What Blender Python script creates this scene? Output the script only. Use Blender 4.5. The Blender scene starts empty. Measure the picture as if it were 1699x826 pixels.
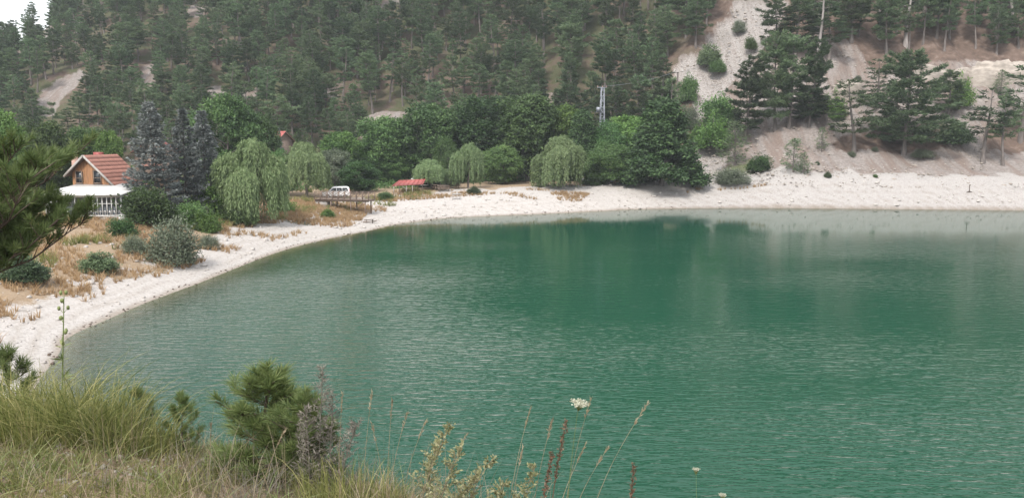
import bpy, math, random
import numpy as np
from mathutils import Vector, Matrix
R = math.radians
sc = bpy.context.scene
COL = sc.collection
# ------------------------------------------------------------------ camera
F_PX, CX, CY, CAM_H, PITCH = 1333.0, 849.5, 413.0, 10.2, R(7.94)
cam = bpy.data.cameras.new('camera'); cam_o = bpy.data.objects.new('camera', cam); COL.objects.link(cam_o)
cam.sensor_width = 36.0; cam.lens = 36.0*F_PX/1699.0; cam.clip_start = 0.05; cam.clip_end = 5000
cam_o.location = (0, 0, CAM_H); cam_o.rotation_euler = (R(90)-PITCH, 0, 0)
sc.camera = cam_o
# ------------------------------------------------------------------ sky, sun, exposure
SUN_EL, SUN_AZ = R(52), R(205)      # azimuth clockwise from +y (view direction)
w = bpy.data.worlds.new('World'); sc.world = w; w.use_nodes = True
wn = w.node_tree; wn.nodes.clear()
sky = wn.nodes.new('ShaderNodeTexSky'); sky.sky_type = 'NISHITA'; sky.sun_disc = False
sky.sun_elevation = SUN_EL; sky.sun_rotation = SUN_AZ; sky.dust_density = 3.0; sky.air_density = 1.0
bg1 = wn.nodes.new('ShaderNodeBackground'); bg1.inputs['Strength'].default_value = 0.05
bg2 = wn.nodes.new('ShaderNodeBackground'); bg2.inputs['Strength'].default_value = 0.82
bg2.inputs['Color'].default_value = (1.0, 0.985, 0.97, 1)      # even overcast cloud sheet
add = wn.nodes.new('ShaderNodeAddShader'); wo = wn.nodes.new('ShaderNodeOutputWorld')
wn.links.new(sky.outputs[0], bg1.inputs[0]); wn.links.new(bg1.outputs[0], add.inputs[0])
wn.links.new(bg2.outputs[0], add.inputs[1]); wn.links.new(add.outputs[0], wo.inputs[0])
sun = bpy.data.lights.new('sun', 'SUN'); sun.energy = 2.2; sun.angle = R(11); sun.color = (1.0, 0.95, 0.88)
sun_o = bpy.data.objects.new('sun', sun); COL.objects.link(sun_o)
sd_ = Vector((math.sin(SUN_AZ)*math.cos(SUN_EL), math.cos(SUN_AZ)*math.cos(SUN_EL), math.sin(SUN_EL)))
sun_o.rotation_euler = sd_.to_track_quat('Z', 'Y').to_euler()
vs = sc.view_settings; vs.view_transform = 'Standard'; vs.look = 'None'; vs.gamma = 1; vs.use_curve_mapping = False
vs.exposure = 0.8
cy = sc.cycles
cy.max_bounces = 6; cy.diffuse_bounces = 4; cy.glossy_bounces = 2; cy.transmission_bounces = 2; cy.transparent_max_bounces = 4; cy.volume_bounces = 0
cy.caustics_reflective = False; cy.caustics_refractive = False
cy.use_denoising = True
try:
    cy.denoiser = 'OPENIMAGEDENOISE'; cy.denoising_prefilter = 'ACCURATE'; cy.denoising_input_passes = 'RGB_ALBEDO_NORMAL'
except Exception: pass
cy.sample_clamp_indirect = 4.0
# ------------------------------------------------------------------ helpers: projection
cT, sT = math.cos(PITCH), math.sin(PITCH)
def project(x, y, z):
    D = y*cT-(z-CAM_H)*sT; U = y*sT+(z-CAM_H)*cT
    D = np.where(D < 0.05, 0.05, D)
    return CX+F_PX*x/D, CY-F_PX*U/D
def ray(u, v):
    a, b = (u-CX)/F_PX, -(v-CY)/F_PX
    return np.array([a, cT+b*sT, -sT+b*cT])
def at_z(u, v, z=0.0):
    d = ray(u, v); t = (z-CAM_H)/d[2]
    return np.array([0, 0, CAM_H])+d*t
def top_z(Y, v):                       # height of the point seen at row v above a spot Y metres ahead
    b = -(v-CY)/F_PX
    return CAM_H+Y*(b*cT-sT)/(cT+b*sT)
# ------------------------------------------------------------------ numpy noise
def _h(i, j, s):
    n = (i*374761393+j*668265263+s*974634541) & 0xffffffff
    n = ((n ^ (n >> 13))*1274126177) & 0xffffffff
    return ((n ^ (n >> 16)) & 0xffff)/65535.0
def vnoise(x, y, s=0):
    x = np.asarray(x, float); y = np.asarray(y, float)
    i = np.floor(x).astype(np.int64); j = np.floor(y).astype(np.int64)
    fx = x-i; fy = y-j; fx = fx*fx*(3-2*fx); fy = fy*fy*(3-2*fy)
    a, b, c, d = _h(i, j, s), _h(i+1, j, s), _h(i, j+1, s), _h(i+1, j+1, s)
    return (a*(1-fx)+b*fx)*(1-fy)+(c*(1-fx)+d*fx)*fy
def fbm(x, y, s=0, o=4):
    t = 0; amp = 1; n = 0
    for k in range(o):
        t = t+amp*vnoise(x*2**k, y*2**k, s+k*17); n += amp; amp *= 0.5
    return t/n
def sstep(a, b, x): t = np.clip((x-a)/(b-a), 0, 1); return t*t*(3-2*t)
def softplus(x, k): return k*np.logaddexp(0, x/k)
# ------------------------------------------------------------------ shoreline (world polygon)
SH_PX = [(60, 640), (98, 587), (112, 560), (182, 528), (250, 499), (334, 468), (442, 425), (500, 407), (560, 393), (612, 383), (649, 374), (698, 367), (752, 361), (850, 357), (894, 355), (1001, 350), (1058, 347), (1250, 345), (1480, 347), (1699, 349)]
shore = [tuple(at_z(u, v)[:2]) for u, v in SH_PX]
shore += [(96, 108), (116, 88), (122, 60), (112, 30), (90, 8), (62, -4), (36, 0), (18, 5.5), (6, 11.5), (-3, 15), (-10, 18.5), (-16, 24)]
def catmull(P, n=6):
    P = np.array(P, float); out = []
    N = len(P)
    for i in range(N):
        p0, p1, p2, p3 = P[i-1], P[i], P[(i+1) % N], P[(i+2) % N]
        for k in range(n):
            t = k/n
            out.append(0.5*((2*p1)+(-p0+p2)*t+(2*p0-5*p1+4*p2-p3)*t*t+(-p0+3*p1-3*p2+p3)*t**3))
    return np.array(out)
SHORE = catmull(shore, 4)
def poly_sd(px, py, P):                 # signed distance, negative inside
    px = np.asarray(px, float).ravel(); py = np.asarray(py, float).ravel()
    d2 = np.full(px.shape, 1e18); ins = np.zeros(px.shape, bool)
    n = len(P)
    for i in range(n):
        ax, ay = P[i]; bx, by = P[(i+1) % n]
        ex, ey = bx-ax, by-ay; wx, wy = px-ax, py-ay
        t = np.clip((wx*ex+wy*ey)/(ex*ex+ey*ey+1e-12), 0, 1)
        dx, dy = wx-ex*t, wy-ey*t
        d2 = np.minimum(d2, dx*dx+dy*dy)
        c = ((ay <= py) & (by > py)) | ((by <= py) & (ay > py))
        if ey != 0:
            xi = ax+(py-ay)*ex/ey
            ins ^= c & (px < xi)
    return np.where(ins, -1, 1)*np.sqrt(d2)
GX0, GX1, GY0, GY1, GS = -260, 260, -120, 420, 1.25
_gx = np.arange(GX0, GX1+GS, GS); _gy = np.arange(GY0, GY1+GS, GS)
_mx, _my = np.meshgrid(_gx, _gy)
_SD = poly_sd(_mx, _my, SHORE).reshape(_mx.shape)
def shore_d(x, y):
    x = np.asarray(x, float); y = np.asarray(y, float)
    fx = np.clip((x-GX0)/GS, 0, len(_gx)-1.001); fy = np.clip((y-GY0)/GS, 0, len(_gy)-1.001)
    i = fx.astype(int); j = fy.astype(int); fx = fx-i; fy = fy-j
    return (_SD[j, i]*(1-fx)+_SD[j, i+1]*fx)*(1-fy)+(_SD[j+1, i]*(1-fx)+_SD[j+1, i+1]*fx)*fy
# ------------------------------------------------------------------ terrain height
UT = [-1500, -300, 0, 85, 200, 400, 600, 720, 850, 1000, 1150, 1300, 1500, 1700, 2000, 3200]
T_HB = [150, 142, 140, 138, 136, 140, 150, 150, 150, 146, 133, 126, 126, 125, 122, 120]
T_SL = [.30, .36, .40, .42, .45, .50, .55, .575, .60, .64, .68, .70, .70, .70, .68, .6]
T_EL = [.03, .055, .099, .140, .198, .235, .29, .33, .37, .40, .43, .45, .46, .47, .46, .42]
T_BH = [2.8, 2.8, 2.8, 2.8, 2.8, 2.5, 2.0, 2.4, 2.6, 2.9, 3.3, 3.4, 3.4, 3.4, 3.4, 3.4]
T_BW = [18, 18, 18, 18, 18, 18, 20, 15, 14, 12, 10, 9, 9, 9, 9, 9]
def az_u(x, y):
    a = np.arctan2(x, y); a = np.clip(a, -1.1, 1.1)
    return CX+F_PX*np.tan(a)*1.008
def terrain(x, y):
    x = np.asarray(x, float); y = np.asarray(y, float)
    s = shore_d(x, y); u = az_u(x, y)
    r = np.hypot(x, y); az = np.arctan2(x, y)
    Yd = r*np.cos(np.clip(az, -0.7, 0.7))
    g = lambda T: np.interp(u, UT, T)
    hb, sl, el, bh, bw = g(T_HB), g(T_SL), g(T_EL), g(T_BH), g(T_BW)
    back = sstep(1.3, 2.2, np.abs(az))
    sl = sl*(1-0.8*back); hb = hb*(1-back)+70*back
    n1 = fbm(x/28, y/28, 3, 4)-0.5; n2 = fbm(x/6, y/6, 9, 3)-0.5; n3 = fbm(x/1.3, y/1.3, 21, 2)-0.5
    t = np.clip(s/bw, 0, 1)
    land = bh*(1-(1-t)**1.5)+np.clip(s-bw, 0, 60)*0.012
    wv = np.minimum(Yd-hb, s-9)
    yr = (CAM_H-2.5+sl*hb)/np.maximum(sl-el, 0.05); yr = np.minimum(yr, 430)
    rise = sl*(softplus(wv, 4)-softplus(Yd-yr, 10)*1.45)
    rise = np.maximum(rise, 0)
    hillk = sstep(0, 30, wv)
    land = land+rise+hillk*(n1*7+n2*1.8+n3*0.35)+sstep(1, 8, s)*(n2*np.where(u > 1100, .22, .5)+n3*0.08)
    rug = sstep(1110, 1190, u)*sstep(0, 9, wv)*(fbm(x/3.0, y/10, 301, 3)-.5)*3.0
    land = land+rug+sstep(1110, 1190, u)*sstep(0, 9, wv)*(fbm(x/1.1, y/2.6, 311, 2)-.5)*.9
    lake = np.maximum(-0.22*(-s), -1.2-0.12*(-s)); lake = np.maximum(lake, -9)
    z = np.where(s > 0, land, lake)
    # near bank under the camera
    e = x*0.45+y*0.89-3.2+ (fbm(x/2.2, y/2.2, 41, 2)-0.5)*0.9
    bank = 8.62-0.95*softplus(e, 0.55)+(fbm(x/1.1, y/1.1, 55, 3)-0.5)*0.22+np.clip(-y, 0, 60)*0.05
    k = 0.6
    return k*np.logaddexp(z/k, np.maximum(bank, -40)/k)
def place(u, Y, zref=None):
    z = 2.0
    for _ in range(4):
        D = Y*cT-((z if zref is None else zref)-CAM_H)*sT; x = (u-CX)/F_PX*D
        z = float(terrain(x, Y))
    return x, Y, z
def hit(u, v, t0=2.0, t1=480):
    d = ray(u, v); t = np.arange(t0, t1, 0.12)
    P = d[None]*t[:, None]
    k = np.argmax((P[:, 2]+CAM_H) < terrain(P[:, 0], P[:, 1]))
    return P[k, 0], P[k, 1], float(terrain(P[k, 0], P[k, 1]))
# bare and littered ground as seen on the slope (outlines laid on the terrain)
BARE = [
 [(1225, -5), (1312, -5), (1290, 40), (1268, 80), (1218, 130), (1197, 170), (1168, 195), (1212, 245), (1205, 282), (1150, 290), (1138, 250), (1150, 190), (1158, 152), (1113, 125), (1118, 100), (1165, 75), (1190, 40)],
 [(893, 176), (908, 158), (938, 140), (934, 188), (915, 198)], [(597, 232), (604, 200), (640, 186), (690, 196), (690, 222), (640, 228)],
 [(538, 160), (546, 138), (566, 142), (560, 162)], [(398, 165), (404, 143), (430, 146), (428, 166)],
 [(60, 165), (95, 130), (142, 112), (146, 128), (112, 155), (88, 190), (68, 198)], [(230, 142), (236, 104), (260, 106), (258, 142)],
 [(22, 92), (36, 68), (50, 72), (42, 94)], [(58, 66), (80, 42), (94, 50), (80, 68)], [(118, 56), (132, 34), (142, 40), (136, 58)],
 [(300, 30), (318, 12), (342, 10), (336, 28)], [(335, 165), (345, 142), (372, 140), (380, 160)], [(630, 12), (640, -6), (690, -6), (680, 10)],
]
RIGHT_SCREE = [(1140, 310), (1138, 250), (1165, 195), (1230, 110), (1300, 70), (1400, 55), (1450, 112), (1560, 96), (1705, 100), (1800, 110), (1800, 320)]
LITTER = [[(1385, 232), (1440, 215), (1560, 212), (1585, 225), (1540, 262), (1470, 282), (1390, 262)],
 [(1640, 215), (1705, 190), (1705, 302), (1650, 298), (1630, 262)], [(1440, 110), (1560, 94), (1705, 96), (1705, 60), (1440, 60)]]
def pmask(u, v, P, soft, nz=0): return 1-sstep(-soft, soft, poly_sd(u, v, P).reshape(np.shape(u))+nz)
# ------------------------------------------------------------------ mesh builder
class MB:
    def __init__(s): s.V = []; s.F = []; s.T = []; s.n = 0
    def add(s, V, F, tint=0.5):
        V = np.asarray(V, float).reshape(-1, 3); F = np.asarray(F, int)
        s.V.append(V); s.F.append(F+s.n); s.n += len(V)
        s.T.append(np.broadcast_to(np.asarray(tint, float), (len(V),)))
        return s
    def box(s, c, d, rz=0, tint=.5, taper=1.0):
        x, y, z = np.array(d)/2; q = taper
        V = np.array([(-x, -y, -z), (x, -y, -z), (x, y, -z), (-x, y, -z), (-x*q, -y*q, z), (x*q, -y*q, z), (x*q, y*q, z), (-x*q, y*q, z)])
        if rz: V = V@rotz(rz).T
        return s.add(V+np.array(c), [(3, 2, 1, 0), (4, 5, 6, 7), (0, 1, 5, 4), (1, 2, 6, 5), (2, 3, 7, 6), (3, 0, 4, 7)], tint)
    def beam(s, a, b, wd, hd=None, tint=.5):
        a = np.array(a, float); b = np.array(b, float); hd = hd or wd
        t = b-a; t /= np.linalg.norm(t)+1e-9
        up = np.array([0, 0, 1.]) if abs(t[2]) < 0.95 else np.array([1., 0, 0])
        r = np.cross(t, up); r /= np.linalg.norm(r); q = np.cross(r, t)
        V = [p+r*i*wd/2+q*j*hd/2 for p in (a, b) for i, j in ((-1, -1), (1, -1), (1, 1), (-1, 1))]
        return s.add(V, [(0, 1, 2, 3), (7, 6, 5, 4), (0, 4, 5, 1), (1, 5, 6, 2), (2, 6, 7, 3), (3, 7, 4, 0)], tint)
    def tube(s, P, rad, n=6, tint=.5):
        P = np.asarray(P, float); rad = np.broadcast_to(np.asarray(rad, float), (len(P),))
        T = np.gradient(P, axis=0); T /= np.linalg.norm(T, axis=1)[:, None]+1e-9
        ref = np.where(np.abs(T[:, 2:3]) < 0.9, np.array([[0, 0, 1.]]), np.array([[1., 0, 0]]))
        A = np.cross(T, ref); A /= np.linalg.norm(A, axis=1)[:, None]+1e-9; B = np.cross(T, A)
        th = np.linspace(0, 2*np.pi, n, endpoint=False)
        V = P[:, None]+rad[:, None, None]*(A[:, None]*np.cos(th)[None, :, None]+B[:, None]*np.sin(th)[None, :, None])
        m = len(P); i = np.arange(m-1)[:, None]*n; j = np.arange(n)[None]; k = (j+1) % n
        F = np.stack([i+j, i+k, i+n+k, i+n+j], -1).reshape(-1, 4)
        return s.add(V.reshape(-1, 3), F, tint)
    def kites(s, C, D, N, L, W, tint=.5, mid=0.45):     # leaf-shaped quads: base C, direction D, face normal N
        C = np.asarray(C, float); n = len(C)
        D = D/(np.linalg.norm(D, axis=1)[:, None]+1e-9)
        S = np.cross(D, N); S /= np.linalg.norm(S, axis=1)[:, None]+1e-9
        L = np.broadcast_to(np.asarray(L, float), (n,))[:, None]; W = np.broadcast_to(np.asarray(W, float), (n,))[:, None]
        V = np.stack([C, C+D*L*mid+S*W/2, C+D*L, C+D*L*mid-S*W/2], 1)
        F = (np.arange(n)[:, None]*4+np.arange(4)[None])
        t = np.repeat(np.broadcast_to(np.asarray(tint, float), (n,)), 4)
        return s.add(V.reshape(-1, 3), F, t)
    def blades(s, P0, P1, P2, W, tint=.5, seg=4):       # curved tapering grass blades
        n = len(P0); t = np.linspace(0, 1, seg+1)
        Q = [(1-a)**2*P0+2*a*(1-a)*P1+a*a*P2 for a in t]
        side = np.cross(P2-P0, np.random.default_rng(n).normal(size=(n, 3))); side /= np.linalg.norm(side, axis=1)[:, None]+1e-9
        W = np.broadcast_to(np.asarray(W, float), (n,))[:, None]
        V = np.stack([q+sg*side*W/2*(1-a**1.5*0.92) for q, a in zip(Q, t) for sg in (-1, 1)], 1)
        m = 2*(seg+1); b = np.arange(n)[:, None, None]*m
        F = (b+np.array([[2*i, 2*i+1, 2*i+3, 2*i+2] for i in range(seg)])[None]).reshape(-1, 4)
        tt = np.repeat(np.broadcast_to(np.asarray(tint, float), (n,)), m)
        return s.add(V.reshape(-1, 3), F, tt)
    def mesh(s, name, mat, smooth=False):
        me = bpy.data.meshes.new(name)
        V = np.concatenate(s.V); nf = sum(len(f) for f in s.F)
        me.vertices.add(len(V)); me.vertices.foreach_set('co', V.astype(np.float32).ravel())
        tot = np.concatenate([np.full(len(f), f.shape[1]) for f in s.F]); idx = np.concatenate([f.ravel() for f in s.F])
        me.loops.add(len(idx)); me.loops.foreach_set('vertex_index', idx.astype(np.int32))
        me.polygons.add(nf); st = np.zeros(nf, np.int32); st[1:] = np.cumsum(tot)[:-1]
        me.polygons.foreach_set('loop_start', st); me.polygons.foreach_set('loop_total', tot.astype(np.int32))
        if smooth: me.polygons.foreach_set('use_smooth', np.ones(nf, bool))
        a = me.attributes.new('tint', 'FLOAT', 'POINT'); a.data.foreach_set('value', np.concatenate(s.T).astype(np.float32))
        me.update(calc_edges=True)
        if mat: me.materials.append(mat)
        return me
def rotz(a): c, s = math.cos(a), math.sin(a); return np.array([(c, -s, 0), (s, c, 0), (0, 0, 1)])
def obj(name, me, parent=None, loc=(0, 0, 0), rz=0):
    o = bpy.data.objects.new(name, me); COL.objects.link(o); o.location = loc; o.rotation_euler = (0, 0, rz)
    if parent is not None: o.parent = parent
    return o
def tag(o, label, cat, group=None, kind=None):
    if label: o['label'] = label
    if cat: o['category'] = cat
    if group: o['group'] = group
    if kind: o['kind'] = kind
    return o
def thing(name, label, cat, loc=(0, 0, 0), rz=0, scale=1.0, group=None):
    o = bpy.data.objects.new(name, None); COL.objects.link(o); o.location = loc; o.rotation_euler = (0, 0, rz)
    o.scale = (scale,)*3 if np.isscalar(scale) else scale
    o.empty_display_size = 0.3
    return tag(o, label, cat, group)
# ------------------------------------------------------------------ materials
def nt(name):
    m = bpy.data.materials.new(name); m.use_nodes = True; t = m.node_tree; t.nodes.clear()
    out = t.nodes.new('ShaderNodeOutputMaterial')
    def N(ty, **kw):
        n = t.nodes.new('ShaderNode'+ty)
        for k, v in kw.items():
            if k in n.inputs: n.inputs[k].default_value = v
            else: setattr(n, k, v)
        return n
    L = t.links.new
    return m, N, L, out
def c4(c): return (c[0], c[1], c[2], 1)
def ramp(N, L, fac, stops):
    r = N('ValToRGB'); e = r.color_ramp.elements
    while len(e) < len(stops): e.new(0.5)
    for k, (p, c) in enumerate(stops): e[k].position = p; e[k].color = c4(c)
    L(fac, r.inputs[0]); return r.outputs[0]
def leaf_mat(name, c0, c1, c2, transl=0.25, rough=0.55, var=0.12, spec=0.3):
    m, N, L, out = nt(name)
    at = N('Attribute', attribute_name='tint'); oi = N('ObjectInfo')
    r = ramp(N, L, at.outputs['Fac'], [(0, c0), (0.5, c1), (1, c2)])
    hs = N('HueSaturation'); L(r, hs.inputs['Color'])
    mr = N('MapRange'); mr.inputs[3].default_value = 0.5-var*0.10; mr.inputs[4].default_value = 0.5+var*0.06; L(oi.outputs['Random'], mr.inputs[0]); L(mr.outputs[0], hs.inputs['Hue'])
    mm = N('Math', operation='FRACT'); m7 = N('Math', operation='MULTIPLY'); m7.inputs[1].default_value = 7.31; L(oi.outputs['Random'], m7.inputs[0]); L(m7.outputs[0], mm.inputs[0])
    mv = N('MapRange'); mv.inputs[3].default_value = 1-var*2; mv.inputs[4].default_value = 1+var*2; L(mm.outputs[0], mv.inputs[0]); L(mv.outputs[0], hs.inputs['Value'])
    p = N('BsdfPrincipled'); p.inputs['Roughness'].default_value = rough; p.inputs['Specular IOR Level'].default_value = spec
    L(hs.outputs[0], p.inputs['Base Color'])
    tr = N('BsdfTranslucent'); L(hs.outputs[0], tr.inputs[0]); mx = N('MixShader'); mx.inputs[0].default_value = transl
    L(p.outputs[0], mx.inputs[1]); L(tr.outputs[0], mx.inputs[2]); L(mx.outputs[0], out.inputs[0])
    return m
def solid(name, c, rough=0.7, var=0.25, scale=6.0, stretch=(1, 1, 1), bump=0.3, metal=0.0, spec=0.4):
    m, N, L, out = nt(name)
    tc = N('TexCoord'); mp = N('Mapping'); mp.inputs['Scale'].default_value = stretch; L(tc.outputs['Object'], mp.inputs[0])
    n = N('TexNoise'); n.inputs['Scale'].default_value = scale; n.inputs['Detail'].default_value = 6; L(mp.outputs[0], n.inputs['Vector'])
    oi = N('ObjectInfo')
    r = ramp(N, L, n.outputs[0], [(0.25, [k*(1-var) for k in c]), (0.75, [min(k*(1+var), .9) for k in c])])
    hs = N('HueSaturation'); L(r, hs.inputs['Color']); mv = N('MapRange'); mv.inputs[3].default_value = 1-var*.5; mv.inputs[4].default_value = 1+var*.5
    L(oi.outputs['Random'], mv.inputs[0]); L(mv.outputs[0], hs.inputs['Value'])
    p = N('BsdfPrincipled'); p.inputs['Roughness'].default_value = rough; p.inputs['Metallic'].default_value = metal; p.inputs['Specular IOR Level'].default_value = spec
    L(hs.outputs[0], p.inputs['Base Color'])
    if bump:
        b = N('Bump'); b.inputs['Strength'].default_value = bump; b.inputs['Distance'].default_value = 0.02; L(n.outputs[0], b.inputs['Height']); L(b.outputs[0], p.inputs['Normal'])
    L(p.outputs[0], out.inputs[0]); return m
M = {}
M['pine'] = leaf_mat('pine_needles', (.058, .094, .050), (.104, .158, .080), (.165, .228, .114), .34, var=.21)
M['pine_near'] = leaf_mat('pine_needles_near', (.075, .118, .042), (.14, .195, .068), (.24, .275, .11), .32, var=.08)
M['decid'] = leaf_mat('broad_leaves', (.046, .094, .034), (.082, .156, .052), (.145, .24, .080), .34, var=.26)
M['decid_dark'] = leaf_mat('dark_broad_leaves', (.030, .066, .026), (.055, .110, .040), (.10, .175, .062), .28, var=.1)
M['decid_light'] = leaf_mat('light_broad_leaves', (.065, .135, .035), (.12, .215, .055), (.19, .30, .085), .35, var=.12)
M['willow'] = leaf_mat('willow_leaves', (.125, .195, .085), (.215, .305, .14), (.32, .405, .21), .42, var=.08)
M['spruce'] = leaf_mat('blue_spruce_needles', (.075, .092, .090), (.15, .172, .168), (.30, .32, .31), .15, var=.10)
M['olive'] = leaf_mat('grey_green_leaves', (.09, .12, .075), (.14, .175, .115), (.22, .25, .18), .2, var=.08)
M['drygrass'] = leaf_mat('dry_grass', (.29, .19, .095), (.44, .31, .165), (.54, .42, .26), .25, var=.08)
M['greengrass'] = leaf_mat('green_grass', (.085, .115, .030), (.20, .22, .070), (.44, .40, .18), .35, var=.08)
M['straw'] = leaf_mat('straw', (.22, .175, .11), (.33, .27, .18), (.46, .40, .30), .2, var=.08)
M['greystalk'] = leaf_mat('grey_dry_leaves', (.105, .095, .078), (.17, .155, .13), (.26, .24, .20), .15, var=.06)
M['sage'] = leaf_mat('pale_yellow_buds', (.14, .16, .07), (.27, .27, .14), (.42, .40, .25), .25, var=.06)
M['dock'] = leaf_mat('red_brown_seeds', (.085, .055, .035), (.14, .09, .058), (.21, .145, .095), .15, var=.06)
M['umbel'] = leaf_mat('white_umbel', (.34, .36, .25), (.5, .5, .40), (.62, .62, .54), .2, var=.03)
M['stem'] = leaf_mat('green_stem', (.10, .14, .045), (.16, .20, .075), (.25, .27, .12), .1, var=.05)
M['bark'] = solid('grey_brown_bark', (.155, .135, .125), .9, .35, 5, (1, 1, .25), .6)
M['bark_pale'] = solid('pale_dead_bark', (.34, .31, .295), .9, .25, 5, (1, 1, .2), .5)
M['bark_near'] = solid('dark_pine_bark', (.10, .075, .06), .9, .4, 30, (1, 1, .3), .6)
M['stone'] = solid('limestone', (.42, .395, .37), .9, .22, 2.0, (1, 1, 1), .5)
M['rock'] = solid('outcrop_limestone', (.32, .285, .25), .95, .3, 1.1, (1, 1, 2.2), .8)
M['planks'] = solid('orange_brown_planks', (.27, .135, .062), .65, .35, 3, (4, 4, .4), .3)
M['oldwood'] = solid('weathered_wood', (.20, .15, .12), .85, .3, 5, (1, 1, 1), .4)
M['tile'] = solid('red_roof_tiles', (.40, .19, .145), .7, .22, 3, (1, 1, 1), .3)
M['redmetal'] = solid('red_sheet_roof', (.33, .085, .075), .5, .15, 2, (1, 1, 1), .1)
M['white'] = solid('white_paint', (.62, .62, .61), .55, .05, 2, (1, 1, 1), .1)
M['whitecloth'] = solid('white_cloth', (.5, .51, .55), .8, .12, 3, (1, 1, 1), .2)
M['brick'] = solid('plastered_chimney', (.42, .28, .23), .85, .25, 8, (1, 1, 1), .4)
M['darkwood'] = solid('dark_green_boards', (.06, .075, .05), .7, .3, 4, (4, 4, .5), .3)
M['darkroof'] = solid('grey_roof_sheet', (.22, .2, .21), .7, .2, 4, (1, 1, 1), .2)
M['steel'] = solid('galvanised_steel', (.27, .29, .33), .5, .12, 4, (1, 1, 1), .1, .4)
M['grey'] = solid('grey_concrete', (.38, .36, .34), .9, .2, 4, (1, 1, 1), .4)
M['carpaint'] = solid('white_car_paint', (.78, .78, .78), .25, .02, 1, (1, 1, 1), 0, 0, .6)
M['rubber'] = solid('black_rubber', (.02, .02, .02), .8, .1, 5, (1, 1, 1), .1)
M['alloy'] = solid('wheel_alloy', (.5, .5, .52), .35, .05, 2, (1, 1, 1), 0, .8)
M['glass'] = solid('dark_window_glass', (.03, .036, .042), .06, .1, 1, (1, 1, 1), 0, 0, .8)
M['lamp'] = solid('headlamp_glass', (.6, .62, .65), .1, .05, 1, (1, 1, 1), 0, 0, .8)
M['redlamp'] = solid('tail_lamp', (.35, .02, .02), .2, .05, 1, (1, 1, 1), 0)
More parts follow.
